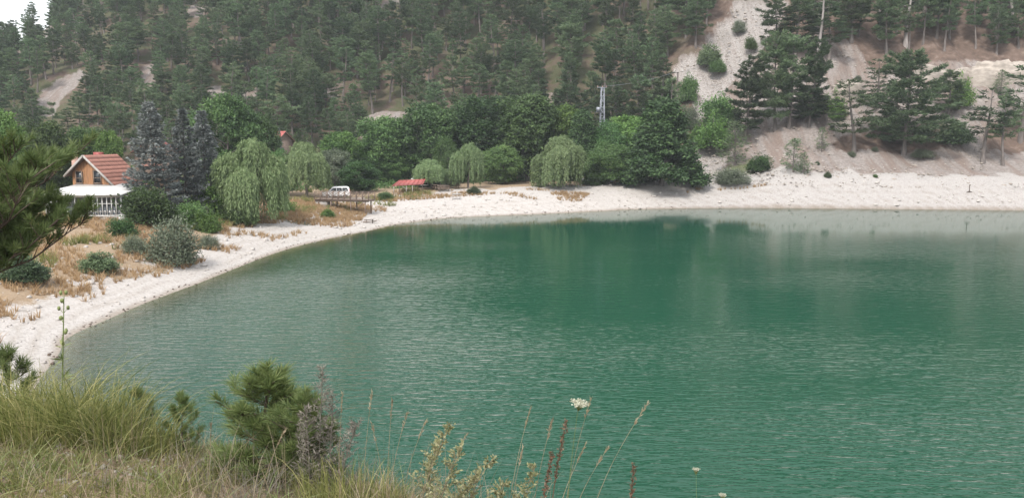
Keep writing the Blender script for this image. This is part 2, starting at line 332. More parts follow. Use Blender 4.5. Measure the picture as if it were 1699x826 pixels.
# ------------------------------------------------------------------ ground sheet
def ground_material():
    m, N, L, out = nt('ground')
    tc = N('TexCoord'); at = N('Attribute', attribute_name='cover'); sp = N('SeparateColor'); L(at.outputs['Color'], sp.inputs[0])
    at2 = N('Attribute', attribute_name='cover2'); sp2 = N('SeparateColor'); L(at2.outputs['Color'], sp2.inputs[0])
    def noise(scale, det=6, rough=.6):
        n = N('TexNoise'); n.inputs['Scale'].default_value = scale; n.inputs['Detail'].default_value = det; n.inputs['Roughness'].default_value = rough
        L(tc.outputs['Object'], n.inputs['Vector']); return n.outputs[0]
    n_big, n_mid, n_fine, n_vf = noise(.12, 5), noise(.8, 6), noise(4.0, 5, .7), noise(38, 5, .7)
    vor = N('TexVoronoi'); vor.inputs['Scale'].default_value = 3.2; L(tc.outputs['Object'], vor.inputs['Vector'])
    vor2 = N('TexVoronoi'); vor2.inputs['Scale'].default_value = 9.0; L(tc.outputs['Object'], vor2.inputs['Vector'])
    def mix(a, b, f):
        x = N('MixRGB'); L(f, x.inputs[0])
        for k, q in ((1, a), (2, b)):
            if isinstance(q, tuple): x.inputs[k].default_value = c4(q)
            else: L(q, x.inputs[k])
        return x.outputs[0]
    def edge(maskout, nz, lo=.34, hi=.66, amp=.75):     # break a mask's edge with noise
        a = N('Math', operation='MULTIPLY_ADD'); L(nz, a.inputs[0]); a.inputs[1].default_value = amp; a.inputs[2].default_value = -amp/2
        b = N('Math', operation='ADD'); L(maskout, b.inputs[0]); L(a.outputs[0], b.inputs[1])
        r = N('MapRange', interpolation_type='SMOOTHSTEP'); r.inputs[1].default_value = lo; r.inputs[2].default_value = hi; L(b.outputs[0], r.inputs[0]); return r.outputs[0]
    def UG(f):                       # undergrowth thins out on the dry right slope
        iv = N('Math', operation='SUBTRACT'); iv.inputs[0].default_value = 1.0; L(at.outputs['Alpha'], iv.inputs[1])
        mu = N('Math', operation='MULTIPLY'); L(f, mu.inputs[0]); L(iv.outputs[0], mu.inputs[1]); return mu.outputs[0]
    litter = mix(ramp(N, L, n_mid, [(.3, (.085, .062, .050)), (.55, (.145, .105, .085)), (.75, (.23, .18, .15))]), ramp(N, L, n_fine, [(.3, (.042, .055, .026)), (.7, (.11, .11, .062))]), UG(edge(n_big, n_mid, .36, .56, .5)))
    scree = mix(ramp(N, L, n_fine, [(.25, (.15, .132, .122)), (.5, (.22, .197, .184)), (.75, (.33, .302, .286))]), ramp(N, L, vor.outputs['Color'], [(.1, (.17, .15, .138)), (.5, (.25, .225, .212)), (.9, (.35, .322, .305))]), n_mid)
    mpS = N('Mapping'); mpS.inputs['Scale'].default_value = (.55, .07, .07); mpS.inputs['Rotation'].default_value = (0, 0, R(-12)); L(tc.outputs['Object'], mpS.inputs[0])
    nS = N('TexNoise'); nS.inputs['Scale'].default_value = 1.0; nS.inputs['Detail'].default_value = 7; nS.inputs['Roughness'].default_value = .65; L(mpS.outputs[0], nS.inputs['Vector'])
    scree = mix(scree, ramp(N, L, n_fine, [(.3, (.13, .10, .085)), (.7, (.25, .20, .175))]), edge(nS.outputs[0], n_fine, .42, .64, .3))
    beach = mix(ramp(N, L, vor2.outputs['Color'], [(.08, (.22, .20, .185)), (.3, (.385, .36, .338)), (.9, (.49, .465, .445))]), ramp(N, L, n_fine, [(.25, (.30, .28, .262)), (.6, (.46, .438, .42))]), n_mid)
    gb = N('MixRGB', blend_type='MULTIPLY'); L(at.outputs['Alpha'], gb.inputs[0]); L(beach, gb.inputs[1]); gb.inputs[2].default_value = (.85, .855, .865, 1); beach = gb.outputs[0]
    dry = mix(ramp(N, L, n_fine, [(.3, (.23, .165, .11)), (.7, (.38, .30, .22))]), ramp(N, L, n_vf, [(.3, (.18, .13, .085)), (.7, (.37, .29, .20))]), n_mid)
    green = ramp(N, L, n_fine, [(.3, (.05, .075, .025)), (.7, (.14, .17, .06))])
    fg = mix(ramp(N, L, n_vf, [(.3, (.09, .06, .045)), (.5, (.21, .15, .11)), (.72, (.40, .33, .27))]), ramp(N, L, n_fine, [(.3, (.08, .07, .035)), (.7, (.22, .17, .10))]), n_mid)
    col = mix(litter, scree, edge(sp.outputs[1], n_fine))
    col = mix(col, dry, edge(sp.outputs[2], n_fine))
    col = mix(col, green, edge(sp2.outputs[0], n_fine))
    col = mix(col, beach, edge(sp.outputs[0], n_fine))
    wet = N('MixRGB', blend_type='MULTIPLY'); L(sp2.outputs[2], wet.inputs[0]); L(col, wet.inputs[1]); wet.inputs[2].default_value = (.42, .33, .22, 1)
    col = mix(wet.outputs[0], fg, sp2.outputs[1])
    p = N('BsdfPrincipled'); p.inputs['Roughness'].default_value = .95; p.inputs['Specular IOR Level'].default_value = .15; L(col, p.inputs['Base Color'])
    ad = N('Math', operation='ADD'); L(n_fine, ad.inputs[0]); L(vor2.outputs['Distance'], ad.inputs[1])
    b = N('Bump'); b.inputs['Strength'].default_value = .5; b.inputs['Distance'].default_value = .07; L(ad.outputs[0], b.inputs['Height']); L(b.outputs[0], p.inputs['Normal'])
    L(p.outputs[0], out.inputs[0]); return m
def build_ground():
    az = np.concatenate([np.linspace(-np.pi, -.72, 50, endpoint=False), np.linspace(-.72, .72, 430, endpoint=False), np.linspace(.72, np.pi, 50, endpoint=False)])
    r = np.concatenate([[.25], np.arange(.6, 9, .12), np.arange(9, 30, .5), np.arange(30, 60, .5), np.arange(60, 150, .6), np.arange(150, 230, .8), np.arange(230, 300, 1.4), np.geomspace(300, 800, 24)])
    A, Rr = np.meshgrid(az, r, indexing='ij'); X = Rr*np.sin(A); Y = Rr*np.cos(A)
    s = shore_d(X, Y); Z = terrain(X, Y)
    fx, fy = X.ravel(), Y.ravel()
    u, v = project(X, Y, Z); front = (Y > 12)
    nz = (fbm(X/3, Y/3, 77, 3)-.5)
    scree = np.zeros(X.shape)
    bandm = front & (u > -80) & (u < 1850) & (Y > 100)
    uu, vv = u[bandm], v[bandm]; nn = (fbm(uu/14, vv/10, 5, 3)-.5)*22
    sc_ = np.zeros(uu.shape)
    for k, P in enumerate(BARE): sc_ = np.maximum(sc_, pmask(uu, vv, P, 6, nn*(1 if k == 0 else .85)))
    chute = pmask(uu, vv, BARE[0], 8, nn*.6)
    sc_ = np.maximum(sc_, .8*pmask(uu, vv, RIGHT_SCREE, 8, nn))
    for P in LITTER: sc_ = sc_*(1-.85*pmask(uu, vv, P, 16, nn*1.3))
    scree[bandm] = sc_
    dz = np.zeros(X.shape); dz[bandm] = -chute*1.2+sc_*((fbm(X[bandm]/2.4, Y[bandm]/2.4, 31, 4)-.5)*1.5)
    rm = pmask(uu, vv, BARE[2], 5, nn*.4); dz[bandm] += rm*(fbm(X[bandm]/2.0, Y[bandm]/2.0, 91, 3))*1.6
    Z = Z+dz
    ug = az_u(X, Y); bw = np.interp(ug, UT, T_BW)
    wb = np.interp(ug, [-300, 300, 450, 560, 700, 1100, 1200, 1800], [5.5, 5.5, 10, 17, 15, 12, 10.5, 10])
    beach = 1-sstep(wb-3, wb+2.5, s+nz*7)
    hill = sstep(-6, 8, np.minimum(np.hypot(X, Y)*np.cos(np.clip(np.arctan2(X, Y), -.7, .7))-np.interp(ug, UT, T_HB), s-9))
    dry = (1-hill)*sstep(wb-6, wb, s)*.75
    dry = dry*sstep(1170, 1090, ug)
    scree = np.maximum(scree, .8*sstep(1120, 1180, ug)*(s > wb-4)*(hill < .9)*(Y > 60))
    n5 = fbm(X/4, Y/4, 101, 3)
    dry = np.maximum(dry, (1-hill)*sstep(2.5, 5, s)*sstep(.44, .56, n5)*sstep(620, 420, ug)*.45)
    beach[bandm] = np.maximum(beach[bandm], .52*chute)
    beach = beach*(1-sstep(.46, .56, n5)*sstep(2, 4.5, s)*sstep(620, 420, ug)*.9)
    green = (1-hill)*sstep(20, 30, s)*sstep(.5, .6, fbm(X/7, Y/7, 131, 3))*.75*(ug < 1120)
    far = sstep(240, 320, np.hypot(X, Y))                       # ground cover under the far, closed wood
    green = np.maximum(green, far*.8); 
    green[bandm] = np.maximum(green[bandm], .55*pmask(uu, vv, [(1140, 310), (1150, 270), (1250, 262), (1300, 300)], 10, nn))
    fgm = sstep(5.0, 6.4, Z)*sstep(40, 28, np.hypot(X, Y))
    lines = sum(np.exp(-((s+nz*1.2-q)/w_)**2) for q, w_ in ((1.4, .18), (2.3, .12), (3.6, .22), (5.2, .2)))*(s > 0)
    wet = sstep(.7, .1, s+nz*.5)*sstep(-3, -.3, s)*.55+.22*lines*(.4+1.2*fbm(X/2, Y/2, 211, 2))+sstep(0, -1.5, s)*.8; wet = np.clip(wet, 0, 1)
    mb = MB(); na, nr = X.shape
    i = np.arange(na)[:, None]*nr; j = np.arange(nr-1)[None]; i2 = ((np.arange(na)+1) % na)[:, None]*nr
    Fq = np.stack([i+j, i+j+1, i2+j+1, i2+j], -1).reshape(-1, 4)
    mb.add(np.stack([X, Y, Z], -1).reshape(-1, 3), Fq[:, ::-1])
    cidx = np.arange(na)*nr
    mb.add(np.array([[0, 0, float(terrain(0., 0.))]]), np.zeros((0, 3), int))
    n0 = na*nr; mb.F.append(np.stack([np.full(na, n0), np.roll(cidx, -1), cidx], -1))
    me = mb.mesh('ground', ground_material(), True)
    for nm, ch in (('cover', (beach, scree, dry)), ('cover2', (green, fgm, wet))):
        c = np.ones((n0+1, 4), np.float32); c[:n0, 3] = sstep(1040, 1200, ug).ravel()
        for k, q in enumerate(ch): c[:n0, k] = np.clip(q, 0, 1).ravel()
        a = me.attributes.new(nm, 'FLOAT_COLOR', 'POINT'); a.data.foreach_set('color', c.ravel())
    tag(obj('ground', me), 'white stony lake shore rising into dry grass and a wooded limestone hillside', 'ground', kind='structure')
build_ground()
# ------------------------------------------------------------------ lake
def water_material():
    m, N, L, out = nt('lake_water')
    tc = N('TexCoord')
    dp = N('Attribute', attribute_name='depth'); rf = N('Attribute', attribute_name='ripple')
    def nz(scale, st, rot, det=2.0, dist=.4):
        mp = N('Mapping'); mp.inputs['Scale'].default_value = (st[0], st[1], 1); mp.inputs['Rotation'].default_value = (0, 0, rot); L(tc.outputs['Object'], mp.inputs[0])
        n = N('TexNoise'); n.inputs['Scale'].default_value = scale; n.inputs['Detail'].default_value = det; n.inputs['Distortion'].default_value = dist; n.inputs['Roughness'].default_value = .45; L(mp.outputs[0], n.inputs['Vector']); return n.outputs[0]
    a = nz(1.0, (.85, 3.0), R(6)); b = nz(1.0, (2.8, 7.5), R(-12), 2, .3); c = nz(1.0, (.03, .07), R(20), 3, 0)
    m1 = N('Math', operation='MULTIPLY_ADD'); L(b, m1.inputs[0]); m1.inputs[1].default_value = .42; L(a, m1.inputs[2])
    gust = N('MapRange'); gust.inputs[1].default_value = .3; gust.inputs[2].default_value = .7; gust.inputs[3].default_value = .30; gust.inputs[4].default_value = 1.2; L(c, gust.inputs[0])
    st = N('Math', operation='MULTIPLY'); L(rf.outputs['Fac'], st.inputs[0]); L(gust.outputs[0], st.inputs[1])
    bp = N('Bump'); bp.inputs['Distance'].default_value = .11; L(m1.outputs[0], bp.inputs['Height']); L(st.outputs[0], bp.inputs['Strength'])
    deep = N('BsdfDiffuse'); deep.inputs['Color'].default_value = (.010, .063, .037, 1)
    pale = N('BsdfTransparent'); pale.inputs['Color'].default_value = (.78, .86, .70, 1)
    mt = N('Math', operation='MULTIPLY'); L(dp.outputs['Fac'], mt.inputs[0]); mt.inputs[1].default_value = -1.9
    ex = N('Math', operation='EXPONENT'); L(mt.outputs[0], ex.inputs[0])
    body = N('MixShader'); L(ex.outputs[0], body.inputs[0]); L(deep.outputs[0], body.inputs[1]); L(pale.outputs[0], body.inputs[2])
    gl = N('BsdfGlossy'); gl.inputs['Roughness'].default_value = .06; L(bp.outputs[0], gl.inputs['Normal'])
    fr = N('Fresnel'); fr.inputs['IOR'].default_value = 1.333; L(bp.outputs[0], fr.inputs['Normal'])
    mx = N('MixShader'); L(fr.outputs[0], mx.inputs[0]); L(body.outputs[0], mx.inputs[1]); L(gl.outputs[0], mx.inputs[2]); L(mx.outputs[0], out.inputs[0])
    return m
def build_lake():
    xs = np.arange(-40, 128, 1.0); ys = np.arange(-10, 126, 1.0)
    X, Y = np.meshgrid(xs, ys, indexing='ij'); s = shore_d(X, Y); nr = len(ys)
    keep = (s < 2.2); keep = keep[:-1, :-1] | keep[1:, :-1] | keep[:-1, 1:] | keep[1:, 1:]
    i, j = np.nonzero(keep); b = i*nr+j
    mb = MB(); mb.add(np.stack([X, Y, np.zeros_like(X)], -1).reshape(-1, 3), np.stack([b, b+nr, b+nr+1, b+1], -1))
    me = mb.mesh('lake', water_material(), True)
    dep = np.clip(-terrain(X, Y), 0, 10).ravel().astype(np.float32)
    far = sstep(66, 96, Y+.12*X)                       # the far side lies calm in the lee of the hill
    lft = sstep(4, -12, X+.15*(Y-40))
    rip = (1-.93*far)*(.6+.4*sstep(0, 5, -s))*np.clip(0.9-.66*sstep(23, 52, Y)+.85*lft*sstep(72, 46, Y), .07, 1.3); rip = rip.ravel().astype(np.float32)
    for nm, q in (('depth', dep), ('ripple', rip)):
        a = me.attributes.new(nm, 'FLOAT', 'POINT'); a.data.foreach_set('value', q)
    tag(obj('lake', me), 'emerald green lake with fine ripples and a calm far margin', 'lake', kind='structure')
build_lake()
# ------------------------------------------------------------------ tree makers (return part meshes at unit size in metres)
def unit(v): return v/(np.linalg.norm(v, axis=-1, keepdims=True)+1e-9)
def pine_tree(seed, H=12.0, cb=.3, Rr=2.9, whorl=.72, tufts=22, nbl=9, peak=.25, bare=False, bark='bark', gap=.12, lean=.03, mat='pine', blade=(.32, .58, .10)):
    g = np.random.default_rng(seed); tr, cr = MB(), MB()
    n = 9; t = np.linspace(0, 1, n); lx, ly = g.normal(0, lean, 2)
    ax = np.stack([H*(lx*t+.012*np.sin(t*5+seed)), H*(ly*t+.012*np.cos(t*4+seed)), H*t], -1); ax -= ax[0]
    rad = (.014*H+.03)*(1-.86*t)*(1+.5*np.exp(-t*16)); P = ax.copy(); P[0, 2] -= .6
    tr.tube(P, rad, 7)
    axp = lambda h: np.array([np.interp(h, t, ax[:, k]) for k in range(3)])
    C, D, Nn, TT = [], [], [], []
    h = cb*.55 if not bare else .25
    while h < .985:
        q = (h-cb)/(1-cb)
        dead = q < 0
        prof = (.55+.45*min(1, max(q, 0)/peak)) if q < peak else ((1-q)/(1-peak))**.55
        nb = g.integers(3, 6) if not dead else g.integers(1, 3)
        a0 = g.uniform(0, 6.28)
        for b in range(nb):
            if g.random() < gap: continue
            a = a0+b*6.283/nb+g.normal(0, .25); Lb = max(.35, Rr*prof*g.uniform(.55, 1.12))
            if dead: Lb *= .45
            o = np.array([math.cos(a), math.sin(a), 0]); up = g.uniform(-.12, .12)+.45*max(q, 0)**2-(.12 if q < .3 else 0)
            m = 5; s = np.linspace(0, 1, m)[:, None]
            bp = axp(h)+o*Lb*s+np.array([0, 0, 1])*Lb*(up*s+.16*s**2)+np.cumsum(g.normal(0, .03*Lb, (m, 3)), 0)*[1, 1, .6]
            tr.tube(bp, np.linspace(.012*Lb+.015, .008, m), 3)
            if dead or bare: continue
            k = max(3, int(tufts*Lb/2.2)); f = g.uniform(.28, 1.03, k); f[0] = 1
            pos = np.stack([np.interp(f, s[:, 0], bp[:, c]) for c in range(3)], -1)
            side = np.cross(o, [0, 0, 1]); off = g.normal(0, .21, k)*Lb*(1.1-f)**.5
            pos = pos+side*off[:, None]+np.stack([0*f, 0*f, g.normal(.03, .06, k)], -1)
            td = unit(o[None]*.7+side*np.sign(off)[:, None]*.5+np.array([0, 0, .22])+g.normal(0, .25, (k, 3)))
            for _ in range(nbl):
                d = unit(td+g.normal(0, .6, (k, 3))*[1, 1, .55]+np.array([0, 0, .1])); C.append(pos+g.normal(0, .09, (k, 3))); D.append(d); Nn.append(g.normal(size=(k, 3)))
                TT.append(np.clip(g.normal(.45, .22, k), 0, 1))
        h += whorl/H*g.uniform(.7, 1.3)
    if not bare:
        k = 14; C.append(np.repeat(axp(.985)[None], k, 0)); D.append(unit(g.normal(0, .6, (k, 3))+[0, 0, 1])); Nn.append(g.normal(size=(k, 3))); TT.append(g.uniform(.3, .9, k))
    parts = [('trunk', tr.mesh('trunk', M[bark], True))]
    if not bare:
        C, D, Nn, TT = map(np.concatenate, (C, D, Nn, TT))
        cr.kites(C, D, Nn, g.uniform(blade[0], blade[1], len(C)), blade[2]*g.uniform(.8, 1.4, len(C)), TT)
        parts.append(('crown', cr.mesh('crown', M[mat])))
        parts[-1][1]['pack'] = 0
    return dict(parts=parts, H=H, R=Rr, mb=(tr, cr))
def broad_tree(seed, H=12.0, cb=.12, Rr=4.2, nl=32, clumps=46, lv=18, leaf=.36, mat='decid', shape='dome', bark='bark'):
    g = np.random.default_rng(seed); tr, cr = MB(), MB()
    t = np.linspace(0, 1, 6); ax = np.stack([.03*H*np.sin(t*3+seed), .03*H*np.sin(t*2.3+2*seed), H*.78*t], -1); ax -= ax[0]; ax[0, 2] -= .5
    tr.tube(ax, (.018*H+.03)*(1-.75*t), 7)
    ch = H*(1-cb)/2; cz = H*cb+ch
    lob = []
    for k in range(nl):
        zf = 1-2*(k+.5)/nl; a = k*2.39996+g.normal(0, .3)
        rr = math.sqrt(max(0, 1-zf*zf))
        if shape == 'cone': rr = (1-(zf+1)/2)**.75*1.05
        elif shape == 'tall': rr = rr**.7
        j = g.uniform(.62, .95)
        lob.append((np.array([math.cos(a)*rr*Rr*j, math.sin(a)*rr*Rr*j, cz+zf*ch*.86]), Rr*g.uniform(.26, .42)*(1 if shape != 'cone' else .8)))
    for c, r in lob[::2]:
        h0 = np.clip(c[2]-.35*np.hypot(c[0], c[1])-.6, .12*H, .76*H); s = np.linspace(0, 1, 5)[:, None]
        b = np.array([np.interp(h0, ax[:, 2], ax[:, 0]), np.interp(h0, ax[:, 2], ax[:, 1]), h0])
        bp = b+(c-b)*s+np.array([0, 0, .12])*np.sin(s*3.1)*r
        tr.tube(bp, np.linspace(.006*H+.02, .015, 5), 4)
    C, D, Nn, TT = [], [], [], []
    for c, r in lob:
        k = clumps; dr = unit(g.normal(size=(k, 3))+np.array([0, 0, .25])); cc = c+dr*(r*g.uniform(.55, 1.12, k))[:, None]*[1, 1, .82]
        tn = g.normal(0, .12)
        for i in range(k):
            m = lv; o = g.normal(0, .13*r+.10, (m, 3))*[1.1, 1.1, .75]
            C.append(cc[i]+o); dd = unit(dr[i]*.6+g.normal(0, .7, (m, 3))+[0, 0, -.25]); D.append(dd)
            Nn.append(unit(dr[i]*.9+np.array([0, 0, .8])+g.normal(0, .55, (m, 3)))); TT.append(np.clip(g.normal(.45+tn, .2, m), 0, 1))
    C, D, Nn, TT = map(np.concatenate, (C, D, Nn, TT))
    cr.kites(C, D, Nn, leaf*g.uniform(.7, 1.3, len(C)), leaf*.62*g.uniform(.8, 1.2, len(C)), TT)
    return dict(parts=[('trunk', tr.mesh('trunk', M[bark], True)), ('crown', cr.mesh('crown', M[mat]))], H=H, R=Rr)
def willow_tree(seed, H=6.5, Rr=3.0, ns=800, low=.12, lobes=5):
    g = np.random.default_rng(seed); tr, cr = MB(), MB()
    t = np.linspace(0, 1, 6); ax = np.stack([.06*H*np.sin(t*2+seed), .04*H*np.sin(t*3), H*.6*t], -1); ax -= ax[0]; ax[0, 2] -= .5
    tr.tube(ax, (.02*H+.05)*(1-.6*t), 7)
    lc = [(np.array([.1*Rr, 0, H*.80]), Rr*.42)]
    for k in range(lobes):
        a = k*6.283/lobes+g.normal(0, .3); lc.append((np.array([math.cos(a)*Rr*.6, math.sin(a)*Rr*.6, H*g.uniform(.42, .74)]), Rr*g.uniform(.26, .42)))
    for c, r in lc:
        s = np.linspace(0, 1, 5)[:, None]; b = ax[4]*1.0
        tr.tube(b+(c-b)*s+np.array([0, 0, .5])*np.sin(s*3.14), np.linspace(.09, .02, 5), 4)
    C, D, Nn, TT = [], [], [], []
    for i in range(ns):
        c, r = lc[i*len(lc)//ns]
        d = unit(np.array([*g.normal(size=2), abs(g.normal())*.9+.05])); st = c+d*r*g.uniform(.65, 1.05)
        out = unit(np.array([st[0], st[1], 0])+1e-6); ln = min(g.uniform(.16, .46)*H*(1.25 if i % 5 == 0 else 1), st[2]-low*H*g.uniform(.6, 2.2))
        if ln < .4: continue
        k = max(5, int(ln/.13)); f = np.linspace(0, 1, k)
        bow = g.uniform(.15, .5)*(1-np.exp(-3*f))
        p = st+out*bow[:, None]-np.array([0, 0, 1])*(f**1.15*ln)[:, None]+np.array([0, 0, .25])*np.sin(np.minimum(f*4, 3.14))[:, None]+np.cumsum(g.normal(0, .02, (k, 3)), 0)
        tn = g.normal(.5, .15)
        for q in range(3):
            C.append(p+g.normal(0, .07, (k, 3))); D.append(unit(np.array([0, 0, -1.])+out*.25+g.normal(0, .38, (k, 3)))); Nn.append(unit(out+g.normal(0, .6, (k, 3)))); TT.append(np.clip(tn+g.normal(0, .15, k), 0, 1))
    C, D, Nn, TT = map(np.concatenate, (C, D, Nn, TT))
    cr.kites(C, D, Nn, g.uniform(.2, .38, len(C)), .085, TT)
    return dict(parts=[('trunk', tr.mesh('trunk', M['bark'], True)), ('crown', cr.mesh('crown', M['willow']))], H=H, R=Rr)
def spruce_tree(seed, H=10.0, Rr=2.7, mat='spruce'):
    g = np.random.default_rng(seed); tr, cr = MB(), MB()
    tr.tube([(0, 0, -.5), (0, 0, H*.5), (0, 0, H)], [.17, .1, .015], 7)
    C, D, Nn, TT = [], [], [], []
    h = .07*H
    while h < H*.985:
        q = h/H; Lw = Rr*(1-q)**.74*min(1, .72+q*3); nb = g.integers(5, 8); a0 = g.uniform(0, 6.28)
        for b in range(nb):
            a = a0+b*6.283/nb+g.normal(0, .2); Lb = max(.18, Lw*g.uniform(.68, 1.14)); o = np.array([math.cos(a), math.sin(a), 0]); side = np.array([-o[1], o[0], 0])
            s = np.linspace(0, 1, 5)[:, None]; dr = -.22+.5*q+g.normal(0, .05)
            bp = np.array([0, 0, h])+o*Lb*s+np.array([0, 0, 1])*Lb*(dr*s+.22*s**3)
            tr.tube(bp, np.linspace(.03, .006, 5), 3)
            k = max(4, int(Lb/.10)); f = g.uniform(.12, 1.0, k)
            p = np.stack([np.interp(f, s[:, 0], bp[:, c]) for c in range(3)], -1)
            sg = np.where(g.random(k) < .5, -1, 1)[:, None]; tl = .42*Lb*(1.05-f)+.10
            td = unit(o*.75+side*sg*.8+np.array([0, 0, -.12])+g.normal(0, .12, (k, 3)))
            tn = g.normal(.45, .12)
            for e in range(6):
                fe = g.uniform(.0, 1, k); pe = p+td*(tl*fe)[:, None]
                for w_ in range(2):
                    C.append(pe+g.normal(0, .03, (k, 3))); D.append(unit(td+g.normal(0, .4, (k, 3))+[0, 0, .22-.18*w_])); Nn.append(unit(np.array([0, 0, 1])+g.normal(0, .6, (k, 3)))); TT.append(np.clip(tn+.1+g.normal(0, .18, k), 0, 1))
        h += .40*g.uniform(.7, 1.3)*(1.15-.5*q)
    C, D, Nn, TT = map(np.concatenate, (C, D, Nn, TT))
    cr.kites(C, D, Nn, g.uniform(.18, .34, len(C)), .09, TT)
    return dict(parts=[('trunk', tr.mesh('trunk', M['bark'], True)), ('crown', cr.mesh('crown', M[mat]))], H=H, R=Rr)
def shrub(seed, H=2.0, Rr=1.3, n=260, lv=24, leaf=.17, mat='decid', wisp=0.0):
    g = np.random.default_rng(seed); tr, cr = MB(), MB(); C, D, Nn, TT = [], [], [], []
    for i in range(n):
        a = g.uniform(0, 6.28); e = math.acos(g.uniform(.0, 1)); d = np.array([math.cos(a)*math.sin(e)*Rr, math.sin(a)*math.sin(e)*Rr, math.cos(e)*H*.95+.08*H])
        d *= g.uniform(.55, 1.0)*(1+wisp*g.normal())*(.55+.75*float(fbm(math.cos(a)*1.3+5+seed, math.sin(a)*1.3+e*1.2, seed, 2)))
        if i % 4 == 0: tr.tube([(0, 0, -.15), d*[.35, .35, .5], d], [.03, .02, .006], 4)
        m = lv; cl = d+g.normal(0, .09*Rr+.05, (m, 3)); C.append(cl)
        D.append(unit(unit(d)*.7+g.normal(0, .6, (m, 3)))); Nn.append(unit(unit(d)+[0, 0, .6]+g.normal(0, .5, (m, 3)))); TT.append(np.clip(g.normal(.45+g.normal(0, .1), .18, m), 0, 1))
    C, D, Nn, TT = map(np.concatenate, (C, D, Nn, TT)); C[:, 2] = np.maximum(C[:, 2], .03)
    cr.kites(C, D, Nn, leaf*g.uniform(.7, 1.4, len(C)), leaf*.5, TT)
    return dict(parts=[('stem', tr.mesh('stem', M['bark'], True)), ('foliage', cr.mesh('foliage', M[mat]))], H=H, R=Rr)
def plant(proto, name, label, cat, loc, scale=1.0, rz=0.0, group=None):
    o = thing(name, label, cat, loc, rz, scale, group)
    for pn, me in proto['parts']: obj(pn, me, o)
    return o
rnd = random.Random(4)
def spec(proto, name, label, cat, u, Y, vtop, wpx=None, base=None, group=None, rz=None, sink=0.0):
    """stand a plant Y metres ahead at image column u, as tall as row vtop asks"""
    if Y is not None and Y > 200: base = Y
    if base is not None: x, Y, z = hit(u, base, 30)
    else: x, Y, z = place(u, Y)
    x, Y, z = place(u, Y, z+.55*(top_z(Y, vtop)-z))
    z -= sink
    h = max(.3, (top_z(Y, vtop)-z)); sz = h/proto['H']
    sx = sz if wpx is None else (wpx/2*Y/F_PX)/proto['R']
    return plant(proto, name, label, cat, (x, Y, z), (sx, sx, sz), rnd.uniform(0, 6.28) if rz is None else rz, group)
P_PINE = [pine_tree(100+k, cb=[.30, .38, .22, .45, .28, .18, .5, .34, .25, .4][k], Rr=[2.7, 2.3, 3.0, 2.5, 3.2, 2.8, 2.6, 2.1, 2.9, 3.1][k], peak=[.4, .5, .3, .6, .45, .3, .65, .45, .35, .55][k], gap=[.1, .2, .1, .2, .12, .08, .22, .25, .1, .15][k]) for k in range(10)]
P_PINE_BIG = [pine_tree(150+k, H=13, cb=[.10, .16, .14][k], Rr=[5.2, 3.4, 3.8][k], tufts=24, nbl=11, whorl=.58, peak=[.2, .22, .3][k], gap=.08) for k in range(3)]
P_PINE_THIN = [pine_tree(160+k, H=10, cb=[.35, .25][k], Rr=[2.1, 2.3][k], tufts=13, nbl=9, whorl=.75, gap=.22) for k in range(2)]
P_PINE_YOUNG = [pine_tree(170+k, H=5, cb=.06, Rr=1.5, tufts=9, nbl=7, whorl=.30, peak=.12, gap=.05, blade=(.22, .4, .06)) for k in range(2)]
P_SNAG = [pine_tree(180+k, H=15, bare=True, Rr=1.6, whorl=1.1, bark='bark_pale', lean=.02) for k in range(2)]
P_BROAD = [broad_tree(200, shape='dome', cb=.05), broad_tree(201, shape='tall', Rr=3.6, nl=36, cb=.04), broad_tree(202, shape='cone', Rr=3.8, nl=46, cb=-.02, mat='decid_dark'), broad_tree(203, shape='dome', Rr=4.4, cb=.05, nl=30)]
P_LIGHT = [broad_tree(210, H=10, Rr=3.6, mat='decid_light'), broad_tree(211, H=10, Rr=2.6, mat='decid_light', shape='tall')]
P_GREY = [broad_tree(220, H=8, Rr=2.8, mat='olive', leaf=.22, shape='tall', nl=22), broad_tree(221, H=8, Rr=3.0, mat='decid', leaf=.22, nl=22)]
P_WILLOW = [willow_tree(300), willow_tree(301, lobes=6, ns=900), willow_tree(302, lobes=7, ns=1200, low=.05)]
P_SPRUCE = [spruce_tree(400), spruce_tree(401, Rr=2.3), spruce_tree(402, Rr=2.5)]
P_SHRUB = [shrub(500), shrub(501, mat='olive', n=300, leaf=.12), shrub(502, mat='decid_light'), shrub(503, H=2.4, mat='pine', leaf=.2)]
